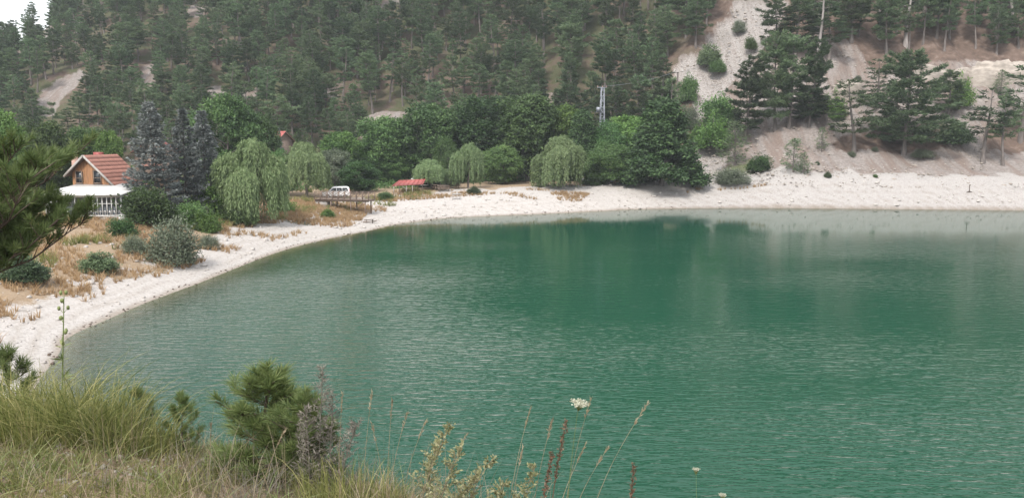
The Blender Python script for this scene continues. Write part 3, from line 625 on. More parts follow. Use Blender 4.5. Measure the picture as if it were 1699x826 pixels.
# ------------------------------------------------------------------ broad-leaved trees, willows and spruces on the terrace
B, Lt, G, W_, S_ = P_BROAD, P_LIGHT, P_GREY, P_WILLOW, P_SPRUCE
TERR = [
 (Lt[0], 'broadleaf_tree', 'bright green tree cut by the left edge, behind the near pine', 'tree', -4, 84, 190, 80),
 (B[0], 'broadleaf_tree', 'rounded dark green tree left of and behind the wooden house', 'tree', 76, 95, 203, 92),
 (B[1], 'broadleaf_tree', 'dark green tree just behind the house chimney', 'tree', 141, 100, 211, 56),
 (Lt[1], 'broadleaf_tree', 'narrow yellow-green tree behind the red tiled roof of the house', 'tree', 182, 99, 218, 34),
 (S_[0], 'blue_spruce', 'broad blue-grey spruce nearest the house, tallest of the three spruces', 'tree', 252, 76, 166, 110),
 (S_[1], 'blue_spruce', 'narrow blue-grey spruce between two other spruces', 'tree', 306, 80, 180, 88),
 (S_[2], 'blue_spruce', 'blue-grey spruce beside the big willow, farthest from the house', 'tree', 338, 84, 184, 90),
 (B[3], 'broadleaf_tree', 'large round green tree rising behind the spruces and the big willow', 'tree', 378, 112, 160, 108),
 (B[0], 'broadleaf_tree', 'green tree right behind the big willow', 'tree', 425, 118, 190, 70),
 (W_[2], 'weeping_willow', 'largest weeping willow, left of the white van, hanging to the beach', 'tree', 417, 83, 226, 112),
 (W_[0], 'weeping_willow', 'weeping willow with a pale trunk just left of the white van', 'tree', 508, 327, 232, 84),
 (G[1], 'broadleaf_tree', 'small tree between the big willow and the willow left of the van', 'tree', 468, 116, 252, 50),
 (S_[1], 'conifer_tree', 'small dark spruce beside the half hidden red roof', 'tree', 463, 132, 212, 30),
 (Lt[0], 'broadleaf_tree', 'light green tree behind and above the white van', 'tree', 566, 138, 222, 66),
 (G[0], 'broadleaf_tree', 'silvery grey-green tree right behind the van', 'tree', 555, 132, 250, 48),
 (B[3], 'broadleaf_tree', 'low leafy tree just right of the white van', 'tree', 596, 126, 268, 62),
 (B[1], 'broadleaf_tree', 'tall dark green tree in front of the pale rock outcrop', 'tree', 630, 143, 194, 74),
 (B[0], 'broadleaf_tree', 'low dark tree left of the red-roofed shelter', 'tree', 650, 143, 256, 62),
 (B[2], 'broadleaf_tree', 'dark tree right of the rock outcrop, above the red-roofed shelter', 'tree', 668, 146, 202, 70),
 (B[0], 'broadleaf_tree', 'large dark green tree behind the shelter and the small willow', 'tree', 712, 146, 174, 110),
 (G[1], 'broadleaf_tree', 'small leafy tree showing between the two small willows', 'tree', 742, 138, 232, 44),
 (B[3], 'broadleaf_tree', 'wide bright topped tree behind the second small willow', 'tree', 796, 147, 162, 116),
 (B[1], 'broadleaf_tree', 'tall dark green tree left of the third lakeside willow', 'tree', 874, 143, 158, 96),
 (B[0], 'broadleaf_tree', 'low dark tree in front of the tall trees, left of the third willow', 'tree', 833, 136, 242, 60),
 (Lt[1], 'broadleaf_tree', 'pointed bright green tree behind the third lakeside willow', 'tree', 938, 146, 176, 62),
 (B[2], 'broadleaf_tree', 'pointed dark green tree between the third willow and the lattice pylon', 'tree', 966, 142, 184, 76),
 (G[1], 'broadleaf_tree', 'soft green tree below the lattice pylon', 'tree', 1008, 142, 206, 70),
 (Lt[0], 'broadleaf_tree', 'pale green tree right of the lattice pylon', 'tree', 1045, 144, 196, 80),
 (G[1], 'broadleaf_tree', 'low green tree behind the white cloths', 'tree', 1012, 134, 240, 84),
 (B[2], 'broadleaf_tree', 'biggest dark green tree, standing alone at the foot of the white chute', 'tree', 1100, 309, 164, 128),
 (W_[0], 'weeping_willow', 'small round weeping willow beside the red-roofed shelter', 'tree', 716, 313, 262, 64),
 (W_[1], 'weeping_willow', 'taller small willow, right of the willow beside the shelter', 'tree', 776, 312, 235, 60),
 (W_[2], 'weeping_willow', 'wide lakeside willow, rightmost of the willows', 'tree', 926, 311, 222, 86),
]
for p, nm, lb, ct, u, Y, vt, wp in TERR: spec(p, nm, lb, ct, u, Y*(1 if u < 440 or Y > 200 else .94), vt, wp, group={'weeping_willow': 'willows along the shore', 'blue_spruce': 'spruces beside the house'}.get(nm, 'trees on the lakeside terrace'))
SHR = [
 (P_SHRUB[0], 'leafy green bush right of the glazed annex, under the spruces', 250, 374, 310, 92),
 (P_SHRUB[2], 'light green bush at the foot of the spruce beside the big willow', 352, 362, 306, 80),
 (P_SHRUB[0], 'low bush between the spruces and the beach', 310, 376, 336, 60),
 (P_SHRUB[1], 'grey-green round bush on the stony shore below the house', 287, 436, 364, 94),
 (P_SHRUB[3], 'dull olive bush behind the near pine, above the beach', 165, 452, 420, 56),
 (P_SHRUB[2], 'round bright green bush on the white chute above the big dark tree', 1182, 246, 200, 62),
 (P_SHRUB[0], 'dark bush right of and above the round bright bush', 1195, 208, 160, 66),
 (P_SHRUB[1], 'pale green bush left of the round bright bush, on the chute', 1143, 212, 178, 40),
 (P_SHRUB[2], 'light bush at the chute foot beside the big dark tree', 1160, 236, 208, 30),
 (P_SHRUB[0], 'low green bush right of the big dark tree, near the beach', 1150, 300, 276, 30),
 (P_SHRUB[1], 'pale spreading bush on the bank between beach and slope', 1215, 305, 280, 62),
 (P_SHRUB[0], 'small dark bush on the brown slope left of the young pines', 1258, 283, 258, 40),
 (P_SHRUB[2], 'small light bush between the pine clump and the slim pine', 1385, 196, 158, 40),
 (P_SHRUB[2], 'light green bush right of the big spreading pine', 1594, 176, 132, 38),
 (P_SHRUB[3], 'dark green low bush on the scree right of the big pine', 1585, 238, 204, 52),
 (P_SHRUB[1], 'tiny pale bush high in the white chute', 1226, 54, 34, 22), (P_SHRUB[0], 'small dark bush in the middle of the white chute', 1247, 82, 62, 20),
 (P_SHRUB[3], 'dark bush on the left lobe of the white chute', 1178, 108, 76, 36), (P_SHRUB[0], 'bush under the cliff edge of the chute', 1192, 120, 100, 28),
 (P_SHRUB[3], 'green bush at the foot of the utility pole', 1100, 176, 138, 46), (P_SHRUB[0], 'bush right of the utility pole beside the chute', 1142, 168, 126, 34),
 (P_SHRUB[1], 'grey shrub low on the scree near the right end of the beach', 1530, 262, 248, 34),
 (P_SHRUB[0], 'low bush right of the third willow, beside the white cloths', 985, 306, 288, 44),
]
SHR += [(P_SHRUB[2], 'light bush right of the low bush below the spruces', 345, 384, 350, 46), (P_SHRUB[1], 'small grey bush just right of the grey-green round bush', 345, 412, 390, 34), (P_SHRUB[0], 'dark green bush below the big willow', 398, 372, 340, 60),
 (P_SHRUB[2], 'yellow-green bush right of the big willow on the dry bank', 470, 352, 332, 40), (P_SHRUB[1], 'grey bush left of the grey-green round bush', 222, 420, 392, 44), (P_SHRUB[0], 'green bush in front of the annex corner', 205, 392, 362, 46), (P_SHRUB[3], 'dark low bush at the left edge above the beach', 40, 468, 425, 70), (P_SHRUB[2], 'small green bush on the dry bank below the van', 545, 362, 346, 26), (P_SHRUB[0], 'low bush right of the pier', 640, 332, 318, 28), (P_SHRUB[3], 'low dark bush under the second small willow', 786, 322, 310, 22)]
for p, lb, u, vb, vt, wp in SHR: spec(p, 'bush', lb, 'bush', u, None, vt, wp, base=vb, group='bushes on shore and slope')
gsh = np.random.default_rng(63)
for k in range(22):
    u_, v_ = gsh.uniform(1150, 1690), gsh.uniform(120, 296)
    if poly_sd([u_], [v_], RIGHT_SCREE)[0] > -6: continue
    x_, y_, z_ = hit(u_, v_, 60); s_ = gsh.uniform(.18, .5)
    plant(P_SHRUB[(0, 1, 3)[k % 3]], 'small_shrub', 'small low shrub rooted in the scree of the right slope', 'bush', (x_, y_, z_-.05), (s_*1.2, s_*1.2, s_), gsh.uniform(0, 6), 'small shrubs on the right scree')
# ------------------------------------------------------------------ pines on the right slope
RP = [
 (P_PINE_BIG[0], 'pine_tree', 'biggest spreading pine low on the right slope, crown down to the ground', 1506, 256, 84, 160),
 (P_PINE_BIG[1], 'pine_tree', 'left pine of the clump beside the white chute', 1238, 236, 96, 80),
 (P_PINE_BIG[2], 'pine_tree', 'tall pine in the middle of the clump beside the white chute', 1290, 218, 52, 80),
 (P_PINE[4], 'pine_tree', 'pine with visible trunk in the clump beside the white chute', 1312, 214, 62, 86),
 (P_PINE_BIG[1], 'pine_tree', 'right pine of the clump beside the white chute', 1346, 210, 68, 70),
 (P_PINE_BIG[2], 'pine_tree', 'low dense pine at the right foot of the clump', 1338, 205, 146, 78),
 (P_PINE_YOUNG[0], 'pine_tree', 'young pine in front of the clump, near the round bright bush', 1221, 276, 204, 56),
 (P_PINE_THIN[1], 'pine_tree', 'slim airy pine just left of the biggest spreading pine', 1421, 252, 134, 92),
 (P_PINE_BIG[1], 'pine_tree', 'narrow pine touching the right side of the biggest pine', 1576, 196, 118, 60),
 (P_PINE_THIN[0], 'pine_tree', 'thin pine with leaning bare stem base near the right edge', 1636, 270, 148, 84),
 (P_PINE_THIN[0], 'pine_tree', 'thin pale stemmed pine next to the leaning one near the right edge', 1670, 275, 158, 60),
 (P_PINE_THIN[1], 'pine_tree', 'dark pine cut by the right edge', 1700, 232, 84, 100),
 (P_PINE_YOUNG[1], 'pine_tree', 'young pine between pine clump and beach', 1318, 286, 232, 44),
 (P_PINE_YOUNG[0], 'pine_tree', 'small dark young pine on the scree below the clump', 1335, 290, 256, 26),
 (P_PINE_YOUNG[1], 'pine_tree', 'tiny pointed pine between the clump and the slim pine', 1364, 250, 212, 22),
 (P_PINE_YOUNG[0], 'pine_tree', 'small young pine right of the light bush beside the biggest pine', 1662, 160, 118, 32),
 (P_PINE[4], 'pine_tree', 'pine behind the clump, left of the tall pale dead trunk', 1322, 104, 2, 96), (P_PINE[0], 'pine_tree', 'pine right behind the tall pale dead trunk', 1378, 100, 4, 84), (P_PINE[8], 'pine_tree', 'pine at the upper edge of the chute, above the clump', 1292, 92, -8, 70), (P_PINE[2], 'pine_tree', 'pine above the grey rock step', 1415, 70, -20, 80),
 (P_PINE_THIN[1], 'pine_tree', 'pine above and left of the biggest spreading pine', 1455, 180, 100, 60),
]
for p, nm, lb, u, vb, vt, wp in RP: spec(p, nm, lb, 'pine', u, None, vt, wp, base=vb, group='pines on the right slope')
for u, Y, vt, lb in ((1360, 112, -40, 'tall pale dead trunk above the pine clump'), (1464, 62, -40, 'bare pale trunk above the slim pine'), (1507, 80, -45, 'thin bare trunk above the biggest spreading pine'), (1682, 46, -50, 'bare trunk high at the right edge')):
    spec(P_SNAG[int(u) % 2], 'dead_tree', lb, 'dead tree', u, None, vt, 44, base=Y, group='bare trunks on the right slope')
# ------------------------------------------------------------------ forest on the hillside
def forest():
    g = np.random.default_rng(12); n = 14000
    a = g.uniform(-.66, .66, n); r = np.sqrt(g.uniform(132**2, 330**2, n)); X = r*np.sin(a); Y = r*np.cos(a)
    ug = az_u(X, Y); wv = Y-np.interp(ug, UT, T_HB); Z = terrain(X, Y); u, v = project(X, Y, Z)
    ok = (wv > 3) & (u > -70) & (u < 1770) & (v > -75)
    X, Y, Z, u, v, ug = (q[ok] for q in (X, Y, Z, u, v, ug))
    bad = np.zeros(len(X), bool)
    for k, P in enumerate(BARE):
        Pq = np.array(P, float); bad |= poly_sd(u, v, Pq) < 3
        bad |= (poly_sd(u, v-(18 if k else 0), Pq) < 0) | (poly_sd(u, v-(36 if k else 0), Pq) < -1) | ((k > 0) & (poly_sd(u, v-52, Pq) < -2)) | ((k == 5) & (poly_sd(u, v-70, Pq) < -2))
    for du, dv in ((0, 30), (0, 60), (14, 30), (14, 55), (22, 75)): bad |= poly_sd(u+du, v-dv, BARE[0]) < 0
    bad |= poly_sd(u, v, RIGHT_SCREE) < 8
    bad |= (u > 1290) & (v > 92)
    bad |= (np.abs(u-968) < 16) & (v > 75) & (v < 175) & (g.random(len(u)) < .85)
    keep = []
    cell = {}
    for i in np.nonzero(~bad)[0]:
        dmin = (2.35 if u[i] < 430 else 2.7 if u[i] < 700 else 2.9 if u[i] < 1230 else 2.5)+1.2*g.random()
        kx, ky = int(X[i]//7), int(Y[i]//7); hitn = False
        for p in range(-1, 2):
            for q in range(-1, 2):
                for j in cell.get((kx+p, ky+q), ()):
                    if (X[i]-X[j])**2+(Y[i]-Y[j])**2 < dmin*dmin: hitn = True; break
        if not hitn: keep.append(i); cell.setdefault((kx, ky), []).append(i)
    keep = sorted(keep, key=lambda i: Y[i])
    # a tree that stands behind the frame's top edge or wholly behind others shows least: nearest first
    return [(X[i], Y[i], Z[i], u[i], v[i]) for i in keep]
FOREST = forest()
def zone(u, v, H, wd):
    W = [(35, 'at the left edge'), (80, 'left of the house'), (120, 'above the house chimney'), (200, 'above the wooden house'), (290, 'above the tallest blue spruce'), (390, 'above the spruce beside the big willow'), (480, 'above the big willow'), (560, 'above the white van'), (640, 'above the pier'), (730, 'above the pale rock outcrop'), (810, 'above the wide bright topped tree'), (900, 'above the third lakeside willow'), (990, 'left of the lattice pylon'), (1090, 'right of the lattice pylon'), (1230, 'left of the white chute'), (1400, 'above the pine clump'), (9999, 'above the biggest spreading pine')]
    side = [t for lim, t in W if u < lim][0]; tier = 'at the foot of' if v > 165 else 'low on' if v > 130 else 'midway up' if v > 85 else 'high on' if v > 35 else 'at the top edge, on'
    size = 'short' if H < 8 else 'tall' if H > 10.6 else 'middle-sized'; form = 'slender' if wd < 1.05 else 'broad' if wd > 1.22 else 'rounded'
    return f'{size} {form} pine {tier} the slope, {side}', f'pines on the wooded slope, {side}'
fr = np.random.default_rng(77)
def merged(p, k):                    # trunk and crown in one two-material mesh, for the far wood only
    tr, cr = p['mb']; mb = MB(); off = 0
    for q in (tr, cr):
        for V, T in zip(q.V, q.T): mb.V.append(V); mb.T.append(T)
        for Fq in q.F: mb.F.append(Fq+off)
        off += q.n
    me = mb.mesh('far_pine', M['bark']); me.materials.append(M['pine']); nt_ = sum(len(f) for f in tr.F)
    me.polygons.foreach_set('material_index', (np.arange(len(me.polygons)) >= nt_).astype(np.int32)); return me
far_pts = []; n_ind = 0
for k, (x, y, z, u, v) in enumerate(FOREST):
    H = .88*fr.uniform(6.8, 14.2)*(1+.12*(u > 900)-.12*(u > 1230)-.22*(u < 380)); sz = H/12; wd = fr.uniform(.9, 1.4); sx = sz**.8*wd; rz = fr.uniform(0, 6.28)
    if n_ind < 300 and v > -20:
        lb, gp = zone(u, v, H, wd); plant(P_PINE[fr.integers(0, 10)], 'pine_tree', lb, 'pine', (x, y, z-.1), (sx, sx, sz), rz, gp); n_ind += 1
    else: far_pts.append((x, y, z-.1, sx, sx, sz, rz, fr.integers(0, 10)))
far_pts = np.array(far_pts)
fcol = bpy.data.collections.new('far_pine_shapes')
for k, p in enumerate(P_PINE): fcol.objects.link(bpy.data.objects.new('far_pine_shape', merged(p, k)))
me = bpy.data.meshes.new('far_pine_wood'); me.from_pydata([tuple(q[:3]) for q in far_pts], [], [])
a = me.attributes.new('size', 'FLOAT_VECTOR', 'POINT'); a.data.foreach_set('vector', far_pts[:, 3:6].astype(np.float32).ravel())
a = me.attributes.new('turn', 'FLOAT_VECTOR', 'POINT'); a.data.foreach_set('vector', np.stack([0*far_pts[:, 6], 0*far_pts[:, 6], far_pts[:, 6]], -1).astype(np.float32).ravel())
a = me.attributes.new('pick', 'INT', 'POINT'); a.data.foreach_set('value', far_pts[:, 7].astype(np.int32))
gn = bpy.data.node_groups.new('far_pine_wood', 'GeometryNodeTree'); gn.interface.new_socket('Geometry', in_out='INPUT', socket_type='NodeSocketGeometry'); gn.interface.new_socket('Geometry', in_out='OUTPUT', socket_type='NodeSocketGeometry')
gi, go, ip, ci = (gn.nodes.new(t) for t in ('NodeGroupInput', 'NodeGroupOutput', 'GeometryNodeInstanceOnPoints', 'GeometryNodeCollectionInfo'))
ci.inputs['Collection'].default_value = fcol; ci.inputs['Separate Children'].default_value = True; ci.inputs['Reset Children'].default_value = True
ip.inputs['Pick Instance'].default_value = True
def named(nm, ty):
    n = gn.nodes.new('GeometryNodeInputNamedAttribute'); n.data_type = ty; n.inputs['Name'].default_value = nm; return n.outputs['Attribute']
gn.links.new(gi.outputs[0], ip.inputs['Points']); gn.links.new(ci.outputs[0], ip.inputs['Instance']); gn.links.new(named('pick', 'INT'), ip.inputs['Instance Index']); gn.links.new(named('turn', 'FLOAT_VECTOR'), ip.inputs['Rotation']); gn.links.new(named('size', 'FLOAT_VECTOR'), ip.inputs['Scale']); gn.links.new(ip.outputs[0], go.inputs[0])
far_o = obj('far_pine_wood', me); md = far_o.modifiers.new('wood', 'NODES'); md.node_group = gn
tag(far_o, 'closed wood of pines far up the hillside', 'wood', kind='stuff')
print('FOREST', len(FOREST), n_ind)
# ------------------------------------------------------------------ wooden house with glazed annex
def quad_prism(mb, P, th, nrm, tint=.5):      # thick panel from a quad outline
    P = np.array(P, float); nrm = np.array(nrm, float); nrm /= np.linalg.norm(nrm); k = len(P)
    V = np.concatenate([P, P-nrm*th]); F4 = [[i, (i+1) % k, (i+1) % k+k, i+k] for i in range(k)]
    mb.add(V, [list(range(k)), list(range(2*k-1, k-1, -1))] if k == 4 else [list(range(k))], tint)
    mb.F.append(np.array(F4)+mb.n-2*k); return mb
def part(name, mb, mat, parent, smooth=False, loc=(0, 0, 0)): return obj(name, mb.mesh(name, M[mat], smooth), parent, loc)
def window(parent, cx, y, cz, w_, h_, frame='oldwood', mull=1):
    """a window in a wall whose outside faces -y: dark pane set back in a proud frame"""
    wn_ = part('window', MB().box((cx, y+.02, cz), (w_, .02, h_)), 'glass', parent)
    fr_ = MB(); t = .07
    for sx in (-1, 1): fr_.box((cx+sx*(w_/2+t/2), y-.01, cz), (t, .08, h_+2*t))
    for sz in (-1, 1): fr_.box((cx, y-.012, cz+sz*(h_/2+t/2)), (w_, .08, t))
    for m_ in range(mull): fr_.box((cx, y-.004, cz-h_*.1), (w_, .04, .04))
    part('frame', fr_, frame, wn_)
    part('sill', MB().box((cx, y-.06, cz-h_/2-t-.03), (w_+.25, .16, .05)), frame, wn_)
    return wn_
hx, hy, hz = place(131, 78, 6.5); hz0 = float(terrain(hx, hy))
HA = R(-12)
house = thing('wooden_house', 'wooden gabled house with red tiled roof and chimney at the left shore', 'house', (hx, hy, hz0-.15), HA)
zA = top_z(78, 258)-hz0+.15; zL = top_z(78, 288)-hz0+.15; zR = top_z(78, 309)-hz0+.15
xl, xa, xr, Ld = -.95, .98, 4.2, 4.3        # left eave, apex, right eave, depth
def roof_z(x): return zA-(xa-x)*(zA-zL)/(xa-xl) if x < xa else zA-(x-xa)*(zA-zR)/(xr-xa)
core = MB().box(((xl+xr)/2+.05, Ld/2+.06, (zR-.25)/2), (xr-xl-.5, Ld-.2, zR-.25)); part('wall', core, 'planks', house)
npl = 27; xs = np.linspace(xl+.2, xr-.2, npl+1); wins = [(-.05+.25, 4.45, .62, .95), (2.5, 4.55, .72, 1.15)]
WZ = [top_z(78, 294)-hz0+.15, top_z(78, 293)-hz0+.15]; WX = [.02, 2.05]; WW = [.62, .72]; WHh = [1.05, 1.12]
for i in range(npl):
    a, b = xs[i]+.006, xs[i+1]-.006; g_ = (i*7 % 5)*.006
    segs = [(0, None)]
    for wx, wz, ww, wh in zip(WX, WZ, WW, WHh):
        if a < wx+ww/2 and b > wx-ww/2: segs = [(0, wz-wh/2), (wz+wh/2, None)]
    for lo, hi in segs:
        ta = (roof_z(a)-.09) if hi is None else hi; tb = (roof_z(b)-.09) if hi is None else hi
        if min(ta, tb) <= lo: continue
        m_ = MB(); V = [(a, -g_, lo), (b, -g_, lo), (b, -g_, tb), (a, -g_, ta), (a, .05, lo), (b, .05, lo), (b, .05, tb), (a, .05, ta)]
        m_.add(V, [(0, 1, 2, 3), (1, 5, 6, 2), (4, 0, 3, 7), (3, 2, 6, 7), (5, 4, 7, 6)], rnd.random()); part('plank', m_, 'planks', house)
for wx, wz, ww, wh in zip(WX, WZ, WW, WHh): window(house, wx, -.02, wz, ww, wh)
def slope(parent, x0, z0, x1, z1, y0, y1, rows=8, mat='tile'):
    """one roof slope as a deck carrying overlapping tile rows"""
    d = np.array([x1-x0, 0, z1-z0]); Ls = np.linalg.norm(d); d /= Ls; nrm = np.array([-d[2], 0, d[0]]); nrm *= np.sign(nrm[2])
    deck = MB(); p = lambda s, y, o=0: np.array([x0, y, z0])+d*s+nrm*o
    quad_prism(deck, [p(0, y0), p(Ls, y0), p(Ls, y1), p(0, y1)], .10, nrm); dk = part('roof', deck, 'oldwood', parent)
    for i in range(rows):
        s0, s1 = Ls*i/rows, Ls*(i+1)/rows+.05
        m_ = MB(); ny = max(8, int((y1-y0)/.32)); yy = np.linspace(y0-.06, y1+.06, ny*4+1)
        wav = .028*np.abs(np.sin(np.pi*np.linspace(0, ny, ny*4+1)))
        V = np.concatenate([[p(s0, y, .012+w_) for y, w_ in zip(yy, wav)], [p(s1, y, .034+w_) for y, w_ in zip(yy, wav)], [p(s1, y, .004) for y in yy]])
        k = len(yy); F4 = [[j, j+1, k+j+1, k+j] for j in range(k-1)]+[[k+j, k+j+1, 2*k+j+1, 2*k+j] for j in range(k-1)]
        m_.add(V, F4); part('tile_row', m_, mat, dk)
    return dk
slope(house, xa, zA+.02, xr+.35, roof_z(xr)-.23, -.45, Ld, 9)
slope(house, xa-.01, zA+.015, xl-.35, roof_z(xl)-.24, -.45, Ld, 5)
bb = MB()
for x1_ in (xl-.36, xr+.36): bb.beam((xa, -.50, zA-.02), (x1_, -.50, roof_z(np.clip(x1_, xl, xr))-.30), .05, .2)
part('bargeboard', bb, 'grey', house)
ch = part('chimney', MB().box((-.72, .45, zL+.75), (.42, .42, 2.2)), 'brick', house)
capm = MB().box((-.72, .45, zL+1.89), (.54, .54, .08))
for sx in (-1, 1): capm.box((-.72+sx*.2, .45, zL+2.01), (.08, .42, .16))
capm.box((-.72, .45, zL+2.12), (.56, .56, .06)); part('chimney_cap', capm, 'grey', ch)
part('chimney_pot', MB().box((.55, 2.2, zA+.0), (.7, .6, .55)), 'redmetal', house)
# lower rear wing of the house
wg = MB().box((xr+.6, Ld+.7, (zR-.3)/2), (1.7, 2.2, zR-.3)); part('rear_wing', wg, 'oldwood', house)
slope(house, xr-.3, zA-.9, xr+1.7, zA-1.6, Ld-.6, Ld+2.0, 5)
# glazed annex
ax_, ay_, az_ = place(140, 72.5); az0 = float(terrain(ax_, ay_))
annex = thing('glazed_annex', 'white flat-roofed glazed veranda in front of the wooden house', 'building', (ax_, ay_, az0-.1), R(-10))
zr = top_z(72.5, 325)-az0+.1
x0, x1, xm, dpt = -4.0, 3.15, .55, 3.6
rp = MB(); rb = .62; rh = .62
V = [(x0-.3, -.3, zr), (xm, -.3, zr), (x1+.25, .55, zr), (x1+.2, dpt+1.6, zr+rh), (x0-.3, dpt+1.6, zr+rh)]
rp.add(np.concatenate([V, np.array(V)+[0, 0, .16]]), [(0, 1, 2, 3, 4)][:0] or np.zeros((0, 4), int))
rp.F += [np.array([[9, 5, 6, 7, 8][::1]])-0, np.array([[0, 4, 3, 2, 1]]), np.array([[i, (i+1) % 5, (i+1) % 5+5, i+5] for i in range(5)])]
rp.F[1] = np.array([[5, 6, 7, 8, 9]])
part('roof', rp, 'white', annex)
part('plinth', MB().box(((x0+x1)/2, dpt/2+.2, .12), (x1-x0-.3, dpt-.3, .5)), 'grey', annex)
part('back_wall', MB().box(((x0+x1)/2, dpt-.05, zr/2), (x1-x0-.2, .1, zr)), 'white', annex)
part('side_wall', MB().box((x0+.05, dpt/2, zr/2), (.1, dpt-.4, zr-.01)), 'white', annex)
part('front_wall', MB().box((x0+.95, .06, zr/2), (1.7, .12, zr-.01)), 'white', annex)
def glazing(a, b, n, rail=None):
    a = np.array(a, float); b = np.array(b, float); t = (b-a); ln = np.linalg.norm(t); t /= ln; nr = np.array([t[1], -t[0], 0])
    for i in range(n):
        p0, p1 = a+t*ln*i/n+t*.05, a+t*ln*(i+1)/n-t*.05
        m_ = MB(); quad_prism(m_, [(*p0[:2], .5), (*p1[:2], .5), (*p1[:2], zr-.14), (*p0[:2], zr-.14)], .02, nr); pn = part('glass_pane', m_, 'glass', annex)
        if rail:
            q = .5+rail*(zr-.6); part('glazing_bar', MB().beam((*(p0+nr*.02)[:2], q), (*(p1+nr*.02)[:2], q), .05), 'white', pn)
    for i in range(n+1):
        p = a+t*ln*i/n; part('mullion', MB().box((p[0], p[1], (zr+.3)/2), (.07, .07, zr-.3), math.atan2(t[1], t[0])), 'white', annex)
    part('sill_rail', MB().beam((*a[:2], .42), (*b[:2], .42), .09, .14), 'white', annex); part('head_rail', MB().beam((*a[:2], zr-.09), (*b[:2], zr-.09), .09, .12), 'white', annex)
glazing((x0+1.85, .05, 0), (xm-.1, .05, 0), 2); glazing((xm-.05, .02, 0), (x1, .85, 0), 7, .62); glazing((x1+.02, .9, 0), (x1+.02, dpt-.1, 0), 4)
rl = MB()
for k in range(8): rl.beam((xm+.3+k*.42, -.25+k*.11, 0), (xm+.3+k*.42, -.25+k*.11, .85), .025)
rl.beam((xm+.3, -.25, .85), (xm+3.24, .52, .85), .04); part('railing', rl, 'grey', annex)
part('stone_pier', MB().box((x1+.2, .75, .15), (.5, .5, .8)), 'white', annex)
# ------------------------------------------------------------------ half hidden red roofs behind the trees
def small_house(u, Y, vr, wd, dp, lb, rz):
    x, y, z = place(u, Y); zt = top_z(Y, vr)-z
    h = thing('red_roofed_house', lb, 'house', (x, y, z-.2), rz)
    part('wall', MB().box((0, dp/2, (zt-1.6)/2), (wd, dp, zt-1.6)), 'oldwood', h)
    gm = MB(); gm.add([(-wd/2, -.002, zt-1.6), (wd/2, -.002, zt-1.6), (0, -.002, zt-.05)], [(0, 1, 2)]); part('gable', gm, 'oldwood', h)
    slope(h, 0, zt, wd/2+.4, zt-1.9, -.4, dp+.4, 6, 'redmetal'); slope(h, -.01, zt, -wd/2-.4, zt-1.9, -.4, dp+.4, 6, 'redmetal')
small_house(474, 138, 216, 5.0, 6.0, 'red-roofed house almost hidden behind the tree left of the van', R(70))
small_house(262, 104, 226, 5.0, 6.0, 'red-roofed house glimpsed between the blue spruces', R(20))
# ------------------------------------------------------------------ red shelter and green hut
x, y, z = place(680, 115)
sh = thing('red_shelter', 'open shelter with red sheet roof on posts left of the small willow', 'shelter', (x, y, z), R(4), .85)
zt = top_z(115, 301)-z
rm_ = MB(); quad_prism(rm_, [(-2.9, -1.3, zt-.35), (2.3, -1.3, zt-.1), (2.6, 1.5, zt+.62), (-1.9, 1.5, zt+.42)], .06, (0, -.3, 1)); rs = part('roof', rm_, 'redmetal', sh)
for k in range(7): part('rib', MB().beam((-2.6+k*.76, -1.3, zt-.30+k*.037), (-1.8+k*.68, 1.48, zt+.46+k*.03), .05, .05), 'redmetal', rs)
for px, py in ((-2.6, -1.15), (-.5, -1.15), (.5, -1.15), (-1.8, 1.3), (2.1, 1.3)):
    part('post', MB().beam((px, py, -.2), (px, py, zt-.32), .11), 'bark_pale', sh)
part('brace', MB().beam((-.5, -1.15, zt-.9), (-1.3, -1.15, zt-.38), .08), 'bark_pale', sh)
x, y, z = place(722, 123.5)
hut = thing('green_hut', 'dark green wooden hut with grey roof behind the small willow', 'hut', (x, y, z), R(3))
zt = top_z(123.5, 290)-z
part('wall', MB().box((0, 1.2, (zt-.6)/2), (6.2, 2.6, zt-.6)), 'darkwood', hut)
for k in range(20): part('plank', MB().box((-2.95+k*.31, -.12, (zt-.65)/2), (.28, .035, zt-.75)), 'darkwood', hut)
rm_ = MB(); quad_prism(rm_, [(-3.6, -.8, zt-.55), (3.5, -.8, zt-.55), (3.2, 2.9, zt+.1), (-3.2, 2.9, zt+.1)], .08, (0, -.2, 1)); part('roof', rm_, 'darkroof', hut)
part('fascia', MB().box((0, -.84, zt-.62), (7.2, .05, .18)), 'white', hut)
for wx in (-1.6, 1.3):
    window(hut, wx, -.16, (zt-.6)*.6, .95, .7, 'white')
part('counter', MB().box((0, -.35, .95), (5.6, .4, .06)), 'grey', hut)
